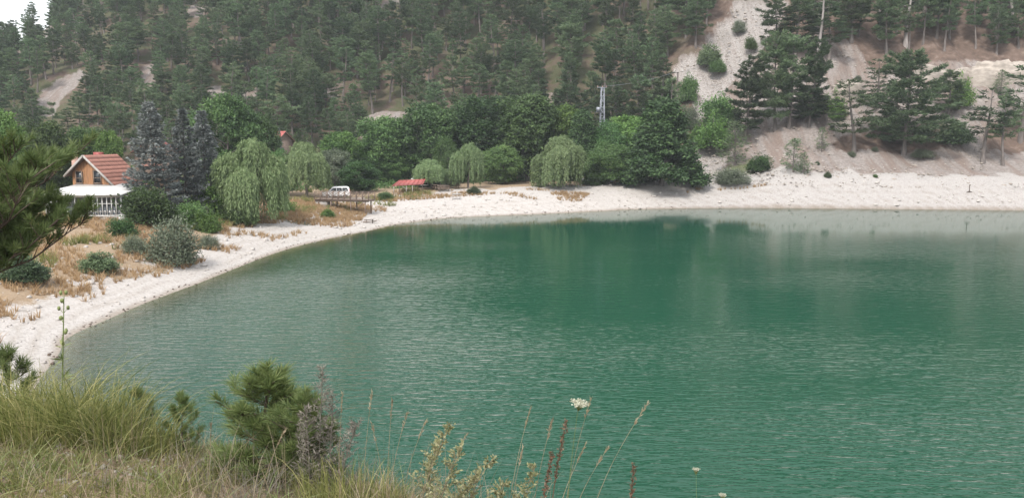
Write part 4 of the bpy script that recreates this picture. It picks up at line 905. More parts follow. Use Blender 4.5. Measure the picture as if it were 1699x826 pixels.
# ------------------------------------------------------------------ white van
def van(u, Y, rz, lb):
    x, y, z = place(u, Y); v_ = thing('white_van', lb, 'van', (x, y, z-.02), rz, .86)
    prof = [(-2.12, .34), (-2.16, .72), (-2.02, .92), (-1.25, 1.07), (-.62, 1.68), (-.3, 1.79), (1.75, 1.80), (2.02, 1.66), (2.10, 1.0), (2.10, .36)]
    hw = lambda zz: .86 if zz < .95 else .86-.17*((zz-.95)/.85)**1.2
    V = []; n = len(prof)
    for sgn in (-1, 1):
        for a, b in prof: V.append((a, sgn*hw(b), b))
    bm_ = MB(); bm_.add(V, [[i, (i+1) % n, (i+1) % n+n, i+n] for i in range(n)]); bm_.F += [np.array([list(range(n-1, -1, -1))]), np.array([list(range(n, 2*n))])]
    b = part('body', bm_, 'carpaint', v_); md = b.modifiers.new('round', 'BEVEL'); md.width = .09; md.segments = 3; md.limit_method = 'ANGLE'; md.angle_limit = R(20)
    def side(pts, name, mat, o=.012):
        for sgn in (-1, 1):
            m_ = MB(); P = [(a, sgn*(hw(b)+o), b) for a, b in pts]; Q = [(a, sgn*(hw(b)-.02), b) for a, b in pts]; k = len(P)
            m_.add(P+Q, np.array([[i, (i+1) % k, (i+1) % k+k, i+k] for i in range(k)])); m_.F.append(np.array([list(range(k))])); part(name, m_, mat, v_)
    side([(-1.02, 1.12), (-.52, 1.58), (-.02, 1.62), (-.02, 1.12)], 'side_window', 'glass')
    side([(.06, 1.12), (.06, 1.62), (.86, 1.63), (.86, 1.12)], 'side_window', 'glass')
    side([(.94, 1.12), (.94, 1.63), (1.68, 1.62), (1.86, 1.15)], 'side_window', 'glass')
    ws = MB(); ws.add([(-1.24, -.72, 1.10), (-1.24, .72, 1.10), (-.66, .64, 1.66), (-.66, -.64, 1.66)], [(0, 1, 2, 3)]); ws.V[0] += [-.03, 0, .03]; part('windscreen', ws, 'glass', v_)
    rw = MB(); rw.add([(2.11, -.66, 1.12), (2.11, .66, 1.12), (2.06, .62, 1.56), (2.06, -.62, 1.56)], [(3, 2, 1, 0)]); rw.V[0] += [.02, 0, 0]; part('rear_window', rw, 'glass', v_)
    for sy in (-1, 1):
        part('headlight', MB().box((-2.08, sy*.66, .82), (.2, .34, .16)), 'lamp', v_); part('tail_light', MB().box((2.09, sy*.76, 1.2), (.06, .12, .5)), 'redlamp', v_)
        part('mirror', MB().box((-.95, sy*.97, 1.12), (.1, .16, .16)), 'carpaint', v_)
    part('bumper', MB().box((-2.15, 0, .48), (.12, 1.6, .22)), 'grey', v_)
    part('grille', MB().box((-2.15, 0, .74), (.05, .8, .12)), 'rubber', v_)
    th = np.linspace(0, 2*np.pi, 19)
    for wx in (-1.38, 1.32):
        for sy in (-1, 1):
            t_ = MB(); rr = [.2, .32, .32, .2]; yy = [-.1, -.09, .09, .1]
            V = np.array([(wx+rr[k]*math.cos(q), sy*.80+yy[k], .32+rr[k]*math.sin(q)) for k in range(4) for q in th[:-1]])
            t_.add(V, [[k*18+j, k*18+(j+1) % 18, (k+1)*18+(j+1) % 18, (k+1)*18+j] for k in range(3) for j in range(18)])
            wh = part('wheel', t_, 'rubber', v_)
            r_ = MB(); V = np.array([(wx, sy*.87, .32)]+[(wx+.2*math.cos(q), sy*.895, .32+.2*math.sin(q)) for q in th[:-1]]); r_.add(V, [(0, 1+j, 1+(j+1) % 18) for j in range(18)]); part('rim', r_, 'alloy', wh)
    return v_
van(558, 110, R(14), 'white van parked behind the wooden pier')
# ------------------------------------------------------------------ wooden pier on stilts
px0, py0, _ = place(522, 99.5); px1, py1, _ = place(612, 97.5)
pzd = top_z(98.5, 331); ln = math.hypot(px1-px0, py1-py0); pa = math.atan2(py1-py0, px1-px0)
pier = thing('wooden_pier', 'weathered wooden pier on stilts in front of the white van', 'pier', (px0, py0, pzd), pa)
nb = 30
for i in range(nb): part('deck_board', MB().box(((i+.5)*ln/nb, .9, -.02-(i % 3)*.004), (ln/nb-.02, 1.9, .05)), 'oldwood', pier)
for yy in (.1, 1.7): part('beam', MB().beam((0, yy, -.16), (ln, yy, -.16), .12, .2), 'oldwood', pier)
for yy in (0.0, 1.8):
    part('hand_rail', MB().beam((0, yy, .86), (ln, yy, .86), .07, .05), 'oldwood', pier)
    part('lower_rail', MB().beam((0, yy, .22), (ln, yy, .22), .05, .05), 'oldwood', pier)
    for k in range(10):
        X0 = k*ln/9; part('rail_post', MB().beam((X0, yy, -.05), (X0, yy, .9), .08), 'oldwood', pier)
        if k < 9:
            cr_ = MB().beam((X0, yy, .22), (X0+ln/9, yy, .86), .035); cr_.beam((X0, yy+.001, .86), (X0+ln/9, yy+.001, .22), .035); part('cross_brace', cr_, 'oldwood', pier)
for xx in (.5, 2.2, 4.9, ln-.5):
    for yy in (.1, 1.7):
        wx_, wy_ = px0+math.cos(pa)*xx-math.sin(pa)*yy, py0+math.sin(pa)*xx+math.cos(pa)*yy
        part('stilt', MB().beam((xx, yy, float(terrain(wx_, wy_))-pzd-.2), (xx, yy, -.06), .12), 'oldwood', pier)
part('diagonal_brace', MB().beam((ln-1.6, .1, -1.15), (ln-.55, .1, -.1), .08), 'oldwood', pier)
part('diagonal_brace', MB().beam((1.9, .1, -.1), (2.9, .1, -1.0), .08), 'oldwood', pier)
part('abutment', MB().box((.8, .9, -.65), (1.5, 1.5, .9)), 'grey', pier)
# ------------------------------------------------------------------ picnic tables, shore clutter
def picnic(u, Y, rz, lb, s=1.0):
    x, y, z = place(u, Y); t = thing('picnic_table', lb, 'picnic table', (x, y, z), rz, s, 'picnic tables under the willows')
    for k in range(4): part('top_board', MB().box((0, -.3+k*.2, .75), (1.8, .18, .05)), 'oldwood', t)
    for sy in (-1, 1): part('seat', MB().box((0, sy*.75, .45), (1.8, .26, .05)), 'oldwood', t)
    for sx in (-.7, .7):
        for sy in (-1, 1): part('leg', MB().beam((sx, sy*.62, -.05), (sx, sy*.2, .72), .08), 'oldwood', t)
        part('cross_bar', MB().beam((sx+.05, -.8, .42), (sx+.05, .8, .42), .06), 'oldwood', t)
picnic(736, 116, .2, 'picnic table between the two small willows'); picnic(752, 121, -.2, 'picnic table farther back between the two small willows'); picnic(728, 117.5, .5, 'picnic table right behind the willow beside the shelter')
x, y, z = hit(757, 331)
sw = thing('low_bench', 'low white bench on the pale beach below the willows', 'bench', (x, y, z), .1)
part('seat', MB().box((0, 0, .42), (1.2, .35, .05)), 'grey', sw); part('backrest', MB().box((0, .2, .72), (1.2, .04, .22)), 'grey', sw)
for sx in (-.5, .5): part('leg', MB().box((sx, 0, .18), (.07, .3, .46)), 'grey', sw)
x, y, z = hit(612, 370)
bt = thing('driftwood_heap', 'dark driftwood frame lying near the water below the pier', 'driftwood', (x, y, z), .3)
part('plank', MB().beam((-.9, 0, .12), (.9, .1, .2), .22, .08), 'oldwood', bt); part('plank', MB().beam((-.5, .3, .3), (.5, -.2, .42), .2, .07), 'bark_near', bt); part('leg', MB().beam((-.3, .1, -.1), (-.25, .1, .42), .09), 'bark_near', bt); part('leg', MB().beam((.4, 0, -.1), (.45, 0, .36), .09), 'bark_near', bt)
x, y, z = hit(591, 352)
bt = thing('dark_log', 'dark log pile under the outer end of the pier', 'log', (x, y, z), -.1)
for k in range(3): part('log', MB().tube([(-.7+.1*k, .15*k, .1+.1*(k == 1)), (0, .15*k+.03, .13+.1*(k == 1)), (.7, .15*k-.03, .1+.1*(k == 1))], [.09, .1, .07], 7), 'bark_near', bt)
# washing line with white cloths
x, y, z = hit(1005, 304)
wl = thing('clothes_rack', 'rack with white cloths hung at the edge of the beach', 'rack', (x, y, z), .05)
for sx in (-1.5, 0, 2.2): part('post', MB().beam((sx, 0, -.1), (sx, 0, .95), .05), 'oldwood', wl)
part('rail', MB().beam((-1.55, 0, .93), (2.25, 0, .93), .035), 'oldwood', wl)
def cloth(x0_, x1_, drop, sk):
    n, k = 14, 8; V = []
    for j in range(k):
        for i in range(n):
            f = i/(n-1); V.append((x0_+(x1_-x0_)*f+sk*j/k, -.03-.05*math.sin(f*9+j*.4)*(j/k)-.2*j/k, .96-drop*j/(k-1)*(.8+.2*math.sin(f*5))))
    m_ = MB(); m_.add(V, [[j*n+i, j*n+i+1, (j+1)*n+i+1, (j+1)*n+i] for j in range(k-1) for i in range(n-1)]); return m_
for a, b, c, d in ((-1.4, -.5, .5, .1), (-.35, .3, .75, -.1), (.4, 2.15, .9, -.35)):
    part('cloth', cloth(a, b, c, d), 'whitecloth', wl, True)
x, y, z = hit(968, 302)
part_o = tag(part('white_crate', MB().box((0, 0, .25), (.5, .4, .5)).box((0, 0, .52), (.56, .46, .05)), 'whitecloth', None), 'small white crate at the foot of the trees left of the cloths', 'crate'); part_o.location = (x, y, z)
# small stake on the right beach
x, y, z = hit(1608, 320)
st = thing('weathered_stake', 'small forked stake standing on the right beach', 'stake', (x, y, z))
part('stem', MB().tube([(0, 0, -.1), (.03, 0, .45), (-.02, 0, .85), (.02, 0, 1.1)], [.07, .05, .05, .03], 6), 'bark_near', st); part('knob', MB().tube([(-.02, 0, .95), (.0, 0, 1.05), (.12, 0, 1.15)], [.1, .12, .04], 6), 'bark_near', st); part('root', MB().tube([(-.4, 0, .02), (0, 0, .2), (.45, 0, .05)], [.05, .08, .04], 6), 'bark_near', st)
# ------------------------------------------------------------------ lattice pylon, utility pole, wire
x, y, z = place(998, 149); zt = top_z(149, 146)-z
py = thing('lattice_pylon', 'slim steel lattice pylon rising above the pale green trees', 'pylon', (x, y, z), .15)
wb, wt = .52, .24; hw_ = lambda h: wb+(wt-wb)*h/zt
for sx in (-1, 1):
    for sy in (-1, 1): part('leg', MB().beam((sx*wb, sy*wb, -.3), (sx*wt, sy*wt, zt), .10), 'steel', py)
nbr = 13
for k in range(nbr):
    h0, h1 = zt*k/nbr, zt*(k+1)/nbr; a, b = hw_(h0), hw_(h1); m_ = MB(); f = 1 if k % 2 else -1
    for (p, q, r_, s_) in ((-a*f, -a, b*f, -b), (a, -a*f, b, b*f), (a*f, a, -b*f, b), (-a, a*f, -b, -b*f)): m_.beam((p, q, h0), (r_, s_, h1), .08)
    for (p, q, r_, s_) in ((-b, -b, b, -b), (b, -b, b, b), (b, b, -b, b), (-b, b, -b, -b)): m_.beam((p, q, h1), (r_, s_, h1), .06)
    part('bracing', m_, 'steel', py)
part('cross_arm', MB().beam((-1.0, 0, zt+.05), (.8, 0, zt+.05), .12), 'steel', py)
for xx in (-.9, 0, .7): part('insulator', MB().tube([(xx, 0, zt+.1), (xx, 0, zt+.2), (xx, 0, zt+.38)], [.05, .09, .04], 6), 'brick', py)
part('transformer', MB().box((-.75, -.2, zt*.70), (.75, .6, .85)), 'steel', py); part('bracket', MB().beam((-1.3, -.2, zt*.70-.48), (.3, -.2, zt*.70-.48), .1), 'steel', py)
x2, y2, z2 = place(1122, 148); zt2 = top_z(148, 119)-z2
up_ = thing('utility_pole', 'wooden utility pole with crossbar left of the white chute', 'pole', (x2, y2, z2), .1)
part('pole', MB().tube([(0, 0, -.4), (.05, 0, zt2*.5), (0, 0, zt2)], [.2, .17, .14], 8), 'bark', up_); part('crossbar', MB().beam((-.9, -.2, zt2-.12), (1.0, -.2, zt2-.02), .16), 'bark_pale', up_)
for xx in (-.7, .8): part('insulator', MB().tube([(xx, -.2, zt2+.02), (xx, -.2, zt2+.15), (xx, -.2, zt2+.3)], [.04, .08, .03], 6), 'white', up_)
A_ = np.array([x, y, z+zt+.3]); B_ = np.array([x2, y2-.2, z2+zt2+.1]); t_ = np.linspace(0, 1, 16)[:, None]
wr = part('power_line', MB().tube(A_+(B_-A_)*t_-np.array([0, 0, 1.0])*4*.55*t_*(1-t_), .016, 5), 'steel', None); tag(wr, 'thin power line between the lattice pylon and the utility pole', 'power line')
x3, y3, z3 = place(1067, 147); zt3 = top_z(147, 166)-z3
p3_ = thing('thin_pole', 'thin pale pole between the pylon and the big dark tree', 'pole', (x3, y3, z3)); part('pole', MB().tube([(0, 0, -.3), (0, 0, zt3*.5), (.03, 0, zt3)], [.1, .09, .07], 7), 'bark_pale', p3_); part('cap', MB().box((.03, 0, zt3), (.2, .2, .06)), 'grey', p3_)
# ------------------------------------------------------------------ rock outcrops
def rock(u, vb, wpx, vtop, lb, seed, dep=2.0, rz=0.0):
    x, y, z = hit(u, vb, 60); Y = y; W = wpx/2*Y/F_PX; Hh = max(.6, top_z(Y, vtop)-z)
    n, m = 22, 12; mb = MB(); V = []
    for j in range(m+1):
        for i in range(n):
            a = 2*np.pi*i/n; q = (j/m)*np.pi/2; V.append((math.cos(a)*math.cos(q)**.35, math.sin(a)*math.cos(q)**.35, math.sin(q)**1.3))
    V = np.array(V); nn = fbm(V[:, 0]*2.6+seed*7+V[:, 2]*1.7, V[:, 1]*2.6+V[:, 2]*2.3, seed, 4)
    lay = np.round(V[:, 2]*5+nn*2)/5
    rn = fbm(V[:, 0]*1.6+seed*3, V[:, 1]*1.6, seed+50, 3); V = V*(.72+.62*nn)[:, None]; V[:, 2] *= .45+1.1*rn; V[:, 2] = .75*V[:, 2]+.25*lay*(.72+.5*nn)
    V = V*[W, dep, Hh]; V[:, 2] -= .3; V[:n, 2] -= dep+.6
    mb.add(V, [[j*n+i, j*n+(i+1) % n, (j+1)*n+(i+1) % n, (j+1)*n+i] for j in range(m) for i in range(n)])
    o = part('rock_outcrop', mb, 'rock', None); o.location = (x, y, z); o.rotation_euler = (0, 0, rz); tag(o, lb, 'rock', 'limestone outcrops on the slope')
for a in ((630, 226, 60, 200, 'large pale rock outcrop above the low trees right of the van', 1, 2.6), (678, 226, 30, 204, 'smaller pale rock right of the large outcrop', 2, 2.0),
          (1570, 134, 110, 112, 'yellowish layered rock wall above the scree near the right edge', 3, 2.0), (1660, 130, 100, 104, 'layered rock band at the right edge above the thin pines', 4, 2.0),
          (1405, 152, 50, 134, 'grey rock step above the slim pine', 5, 1.6)): rock(*a)
# ------------------------------------------------------------------ stones, tufts and ground cover
ICO_V = []; ph = (1+5**.5)/2
for a in (-1, 1):
    for b in (-ph, ph): ICO_V += [(a, b, 0), (0, a, b), (b, 0, a)]
ICO_V = unit(np.array(ICO_V, float))
def _ico_faces():
    fs = []
    for i in range(12):
        for j in range(i+1, 12):
            for k in range(j+1, 12):
                d = [np.linalg.norm(ICO_V[p]-ICO_V[q]) for p, q in ((i, j), (j, k), (i, k))]
                if max(d) < 1.1:
                    nn = np.cross(ICO_V[j]-ICO_V[i], ICO_V[k]-ICO_V[i]); fs.append((i, j, k) if nn@ICO_V[i] > 0 else (i, k, j))
    return np.array(fs)
ICO_F = _ico_faces()
def stones(X, Y, size, seed):
    g = np.random.default_rng(seed); n = len(X); Z = terrain(X, Y)
    V = ICO_V[None]*g.uniform(.7, 1.3, (n, 12, 1))*(size[:, None]*g.uniform(.7, 1.3, (n, 3)))[:, None]*[1, 1, .6]
    V = V+np.stack([X, Y, Z+size*.12], -1)[:, None]
    mb = MB(); mb.add(V.reshape(-1, 3), (np.arange(n)[:, None, None]*12+ICO_F[None]).reshape(-1, 3), np.repeat(g.random(n), 12)); return mb
def scatter(n, seed, amin, amax, rmin, rmax, fn):
    g = np.random.default_rng(seed); a = g.uniform(amin, amax, n); r = np.sqrt(g.uniform(rmin**2, rmax**2, n)); X, Y = r*np.sin(a), r*np.cos(a)
    k = fn(X, Y, g); return X[k], Y[k]
g0 = np.random.default_rng(8)
X, Y = scatter(60000, 1, -.62, .62, 30, 140, lambda X, Y, g: (lambda s: (s > .2) & (s < 15) & (g.random(len(X)) < .22*np.exp(-s/12)*(.3+1.4*vnoise(X/3, Y/3, 4))))(shore_d(X, Y)))
sz = np.clip(.05*np.exp(g0.normal(0, .6, len(X)))*(1+Y/110), .03, .3)
tag(obj('beach_stones', stones(X, Y, sz, 3).mesh('beach_stones', M['stone'])), 'loose pale stones scattered over the lake beach', 'stones', kind='stuff')
def scree_fn(X, Y, g):
    Z = terrain(X, Y); u, v = project(X, Y, Z)
    return ((poly_sd(u, v, RIGHT_SCREE) < -4) | (poly_sd(u, v, BARE[0]) < -3)) & (g.random(len(X)) < .5) & ~np.any([poly_sd(u, v, P) < 4 for P in LITTER], 0)
X, Y = scatter(17000, 2, .18, .62, 124, 185, scree_fn); sz = np.clip(.10*np.exp(g0.normal(0, .5, len(X))), .05, .4)
tag(obj('scree_stones', stones(X, Y, sz, 4).mesh('scree_stones', M['rock'])), 'loose grey scree stones on the right slope', 'stones', kind='stuff')
X, Y = scatter(26000, 5, -.62, .2, 30, 120, lambda X, Y, g: (lambda s: (np.abs(s-.12-.25*(vnoise(X/2, Y/2, 6)-.3)) < .28) & (g.random(len(X)) < .8))(shore_d(X, Y)))
if len(X): tag(obj('shoreline_stones', stones(X, Y, np.clip(.06*np.exp(g0.normal(0, .4, len(X))), .04, .2), 9).mesh('shoreline_stones', M['bark_near'])), 'dark wet debris line at the edge of the water', 'debris', kind='stuff')
def tufts(X, Y, h, w_, nb, mat, name, label, seed, spread=.5, zoff=0):
    g = np.random.default_rng(seed); n = len(X); Z = terrain(X, Y)+zoff
    base = np.repeat(np.stack([X, Y, Z], -1), nb, 0); hh = np.repeat(np.broadcast_to(h, (n,)), nb)*g.uniform(.5, 1.15, n*nb); N_ = n*nb
    a = g.uniform(0, 6.28, N_); sp = hh*spread*np.abs(g.normal(0, 1, N_)); o = np.stack([np.cos(a), np.sin(a), 0*a], -1)
    P0 = base+o*(hh*.18*g.random(N_))[:, None]-[0, 0, .04]; P1 = P0+o*(sp*.3)[:, None]+np.stack([0*a, 0*a, hh*.65], -1); P2 = P0+o*sp[:, None]+np.stack([0*a, 0*a, hh*g.uniform(.75, 1, N_)], -1)
    mb = MB(); mb.blades(P0, P1, P2, w_, np.clip(np.repeat(g.normal(.5, .18, n), nb)+g.normal(0, .12, N_), 0, 1), 3 if w_ < .01 else 2)
    tag(obj(name, mb.mesh(name, M[mat])), label, 'grass', kind='stuff')
def left_dry(X, Y, g):
    s = shore_d(X, Y); u = az_u(X, Y); n = fbm(X/4, Y/4, 101, 3); return (s > 2.4) & (s < 24) & (u < 640) & (n > .46) & (np.hypot(X, Y) > 34)
X, Y = scatter(24000, 21, -.6, -.12, 34, 105, left_dry)
tufts(X[:3600], Y[:3600], .55, .042, 11, 'drygrass', 'dry_shore_grass', 'orange dry grass tufts along the left shore', 31)
def mid_dry(X, Y, g):
    u, v = project(X, Y, terrain(X, Y)); s = shore_d(X, Y); n = fbm(X/5, Y/2.5, 161, 3)
    a = poly_sd(u, v, [(452, 340), (520, 332), (620, 342), (600, 366), (520, 372), (455, 362)]) < 0
    b = poly_sd(u, v, [(610, 330), (660, 318), (800, 316), (830, 322), (720, 330), (640, 336)]) < 0
    c = poly_sd(u, v, [(830, 322), (880, 314), (980, 322), (960, 336), (900, 334)]) < 0
    d = poly_sd(u, v, [(1120, 318), (1180, 306), (1260, 300), (1280, 308), (1160, 322)]) < 0
    return (a | ((b | c | d) & (n > .52)))
X, Y = scatter(46000, 22, -.33, .36, 84, 132, mid_dry)
tufts(X[:2100], Y[:2100], .5, .045, 12, 'drygrass', 'dry_beach_grass', 'orange dry grass patches around the pier and below the willows', 32)
X, Y = scatter(30000, 23, -.6, -.1, 50, 120, lambda X, Y, g: (shore_d(X, Y) > 8) & (fbm(X/3, Y/3, 171, 3) > .6) & (shore_d(X, Y) < 26))
tufts(X[:1100], Y[:1100], .75, .05, 14, 'greengrass', 'green_shore_grass', 'yellow-green grass clumps among the dry shore grass', 33)
X, Y = scatter(60000, 24, -.6, .3, 92, 168, lambda X, Y, g: (lambda s, n, wv: (s > 24) & (n > .42) & (wv < 18) & (wv > -28))(shore_d(X, Y), fbm(X/6, Y/6, 181, 3), Y-np.interp(az_u(X, Y), UT, T_HB)))
def thicket(X, Y, seed):
    g = np.random.default_rng(seed); n, m = len(X), 46; Z = terrain(X, Y); r = g.uniform(.5, 1.3, n)
    d = unit(g.normal(size=(n, m, 3))); d[..., 2] = np.abs(d[..., 2]); c = np.stack([X, Y, Z], -1)[:, None]+d*(r[:, None]*g.uniform(.4, 1, (n, m)))[..., None]
    mb = MB(); mb.kites(c.reshape(-1, 3), (d+g.normal(0, .6, d.shape)).reshape(-1, 3), (d+g.normal(0, .5, d.shape)).reshape(-1, 3), g.uniform(.2, .42, n*m), .2, np.clip(np.repeat(g.normal(.4, .15, n), m)+g.normal(0, .15, n*m), 0, 1)); return mb
tag(obj('undergrowth', thicket(X[:1300], Y[:1300], 34).mesh('undergrowth', M['decid'])), 'low green undergrowth beneath the terrace trees', 'undergrowth', kind='stuff')
# ------------------------------------------------------------------ needle shoots for near pines
def needles(mb, base, axis, n, L, W, g, tone=.5, back=.16, open_=.75):
    """n needles round the last stretch of a shoot ending at base+axis*back"""
    axis = unit(np.array(axis, float)); f = g.random(n)**.7
    p = np.array(base)+axis[None]*(back*f)[:, None]; r = unit(np.cross(axis, g.normal(size=(n, 3))))
    d = unit(axis[None]*(.45+.55*f)[:, None]+r*open_*g.uniform(.6, 1.1, n)[:, None]+[0, 0, .08])
    mb.kites(p, d, g.normal(size=(n, 3)), L*g.uniform(.75, 1.1, n), W, np.clip(g.normal(tone, .18, n), 0, 1), .3)
def near_pine(seed, H, cb, Rr, whorl, nshoot, nn, L, W, lean=(0, 0), nb=(4, 6), prof=lambda q: (1-q)**.7):
    g = np.random.default_rng(seed); tr, cr = MB(), MB()
    t = np.linspace(0, 1, 8); ax = np.stack([lean[0]*t**1.5*H+.015*H*np.sin(t*6+seed), lean[1]*t*H+.012*H*np.sin(t*5), H*t], -1); ax -= ax[0]; ax[0, 2] -= .15*min(H, 2)
    tr.tube(ax, (.013*H+.004)*(1-.8*t), 8)
    axp = lambda h: np.array([np.interp(h, t, ax[:, k]) for k in range(3)])
    h = cb
    while h < .97:
        q = (h-cb)/(1-cb); a0 = g.uniform(0, 6.28); m = g.integers(*nb)
        for b in range(m):
            a = a0+b*6.283/m+g.normal(0, .25); Lb = Rr*prof(q)*g.uniform(.6, 1.15)+.05*Rr; o = np.array([math.cos(a), math.sin(a), 0])
            s = np.linspace(0, 1, 7)[:, None]; bp = axp(h)+o*Lb*s+np.array([0, 0, 1])*Lb*(g.uniform(.0, .3)*s+(.25+.3*q)*s**2)+np.cumsum(g.normal(0, .025*Lb, (7, 3)), 0)
            tr.tube(bp, np.linspace(.011*Lb+.002*H**.5, .003*H**.4, 7), 5)
            k = max(2, int(nshoot*Lb/Rr)); fs = np.append(g.uniform(.25, .97, k), 1.0)
            for f in fs:
                p = np.array([np.interp(f, s[:, 0], bp[:, c]) for c in range(3)]); d = unit(bp[-1]-bp[-3])
                if f < 1: d = unit(d*.6+np.cross(d, [0, 0, 1])*g.choice([-1, 1])*g.uniform(.5, 1)+[0, 0, g.uniform(0, .5)])
                tl = (0 if f == 1 else g.uniform(.08, .30)*Lb); e = p+d*tl+np.array([0, 0, .15*tl])
                if tl: tr.tube([p, (p+e)/2+[0, 0, .02*tl], e], [.005*H**.4, .004*H**.4, .003*H**.4], 4)
                needles(cr, e-d*L*.9, d+np.array([0, 0, .25]), nn, L, W, g, g.uniform(.35, .6), L*1.1)
        h += whorl/H*g.uniform(.7, 1.3)
    for k in range(3): needles(cr, axp(.97), (g.normal(0, .2), g.normal(0, .2), 1), nn, L, W, g, .55, L)
    return dict(parts=[('trunk', tr.mesh('trunk', M['bark_near'], True)), ('crown', cr.mesh('crown', M['pine_near']))], H=H, R=Rr)
# pine on the bank at the left edge
x, y = -7.45, 10.6; z = float(terrain(x, y))
plant(near_pine(601, 9.95-z, .60, 2.0, .13, 26, 70, .15, .010, (0.0, 0), (6, 8), lambda q: (.75+.25*min(1, q*3))*(1-q)**.6), 'near_pine', 'bushy pine on the near bank cut by the left edge', 'pine', (x, y, z-.2), 1, .6)
x, y = -6.6, 8.6; z = float(terrain(x, y))
plant(near_pine(604, 7.7-z, .1, 1.1, .35, 9, 60, .14, .008), 'near_pine', 'lower pine below the bushy pine at the left edge', 'pine', (x, y, z-.2), 1, 2.6)
def fgp(u, v):                     # a spot on the near bank
    return hit(u, v, 2.0, 14)
sap = near_pine(611, .75, .06, .34, .075, 8, 46, .085, .0042)
sap2 = near_pine(612, .6, .1, .26, .10, 4, 46, .08, .0042)
def fplant(proto, name, label, cat, u, Y, vtop, rz=0, wide=1.0, group=None):
    x, Y, z = place(u, Y); sz = (top_z(Y, vtop)-z)/proto['H']
    return plant(proto, name, label, cat, (x, Y, z), (sz*wide, sz*wide, sz), rz, group)
fplant(sap, 'pine_sapling', 'bushy pine sapling in front of the water, largest of the saplings', 'sapling', 452, 4.3, 620, .4, 1.5, 'pine saplings on the near bank')
fplant(sap, 'pine_sapling', 'pine sapling pressed against the right side of the largest sapling', 'sapling', 510, 4.1, 662, 2.1, 1.25, 'pine saplings on the near bank')
fplant(sap2, 'pine_sapling', 'small upright pine sapling between the grass clump and the largest sapling', 'sapling', 306, 4.7, 662, 1.3, .85, 'pine saplings on the near bank')
fplant(sap2, 'pine_sapling', 'spreading pine sapling just behind the right end of the grass clump', 'sapling', 232, 5.5, 652, 3.3, 1.3, 'pine saplings on the near bank')
fplant(sap2, 'pine_sapling', 'dark pine sapling at the left edge behind the grass clump', 'sapling', 20, 6.4, 590, 5.0, 1.2, 'pine saplings on the near bank')
# ------------------------------------------------------------------ foreground grasses and herbs
def clump(u, Y, n, hmin, hmax, spread, rad, wd, seed, mat, name, label, cat='grass clump', group=None):
    g = np.random.default_rng(seed); x, Y, z = place(u, Y); a = g.uniform(0, 6.28, n); rr = rad*np.sqrt(g.random(n)); o = np.stack([np.cos(a), np.sin(a), 0*a], -1)
    X0 = x+np.cos(a)*rr; Y0 = Y+np.sin(a)*rr; P0 = np.stack([X0, Y0, terrain(X0, Y0)-.02], -1); hh = g.uniform(hmin, hmax, n); sp = hh*spread*np.abs(g.normal(.5, .5, n))
    b = g.uniform(0, 6.28, n); o2 = unit(o*.6+np.stack([np.cos(b), np.sin(b), 0*b], -1)*.8)
    P1 = P0+o2*(sp*.25)[:, None]+np.stack([0*a, 0*a, hh*.75], -1); P2 = P0+o2*sp[:, None]+np.stack([0*a, 0*a, hh*g.uniform(.7, 1, n)], -1)
    mb = MB(); mb.blades(P0-[x, Y, z], P1-[x, Y, z], P2-[x, Y, z], wd*g.uniform(.7, 1.3, n), np.clip(g.normal(.5, .25, n), 0, 1), 5)
    o_ = obj(name, mb.mesh(name, M[mat])); o_.location = (x, Y, z); return tag(o_, label, cat, group)
clump(120, 4.55, 1250, .16, .54, .95, .40, .0055, 1, 'greengrass', 'grass_clump', 'large yellow-green grass clump at the left foreground', group='grass clumps on the near bank')
clump(40, 4.8, 650, .15, .5, .9, .35, .0055, 2, 'greengrass', 'grass_clump', 'grass clump at the left edge beside the large clump', group='grass clumps on the near bank')
clump(205, 4.4, 700, .15, .36, .9, .28, .005, 3, 'greengrass', 'grass_clump', 'grass clump leaning right of the large clump', group='grass clumps on the near bank')
clump(590, 3.5, 420, .15, .34, .5, .25, .0045, 4, 'greengrass', 'grass_clump', 'green and straw grass clump right of the dry grey stalks', group='grass clumps on the near bank')
clump(660, 3.45, 260, .12, .30, .5, .2, .0045, 5, 'straw', 'grass_clump', 'straw coloured grass clump at the bottom, left of the pale yellow herbs', group='grass clumps on the near bank')
g_ = np.random.default_rng(99)
def bank(X, Y, g): return (terrain(X, Y) > 6.6) & (Y > 2.3)
X, Y = scatter(9000, 41, -.72, .1, 2.4, 6.8, lambda X, Y, g: bank(X, Y, g) & (fbm(X/.6, Y/.6, 49, 2) > .44))
tufts(X[:2300], Y[:2300], .15, .0045, 9, 'greengrass', 'short_grass', 'short green grass on the near bank', 51, .7)
X, Y = scatter(9000, 42, -.72, .1, 2.4, 6.5, lambda X, Y, g: bank(X, Y, g) & (fbm(X/.5, Y/.5, 9, 2) > .48))
tufts(X[:520], Y[:520], .2, .0032, 8, 'straw', 'dry_bank_grass', 'dry straw grass on the near bank', 52, .8)
X, Y = scatter(9000, 43, -.5, .0, 2.6, 5.5, lambda X, Y, g: bank(X, Y, g) & (fbm(X/.4, Y/.4, 19, 2) > .55))
tufts(X[:160], Y[:160], .22, .0035, 10, 'greystalk', 'dead_herbs', 'grey dead herbs among the bank grass', 53, .9)
X, Y = scatter(5000, 44, -.75, .05, 2.4, 6.0, lambda X, Y, g: bank(X, Y, g) & (fbm(X/.6, Y/.6, 29, 2) > .5))
tag(obj('bank_gravel', stones(X, Y, np.clip(.008*np.exp(g0.normal(0, .6, len(X))), .004, .03), 14).mesh('bank_gravel', M['rock'])), 'pale gravel bits on the near bank', 'gravel', kind='stuff')
X, Y = scatter(9000, 45, -.5, .06, 2.5, 5.2, lambda X, Y, g: bank(X, Y, g) & (g.random(len(X)) < .3))
tufts(X[:210], Y[:210], .42, .003, 3, 'straw', 'dry_stems', 'thin dry stems standing over the bank grass', 57, .35)
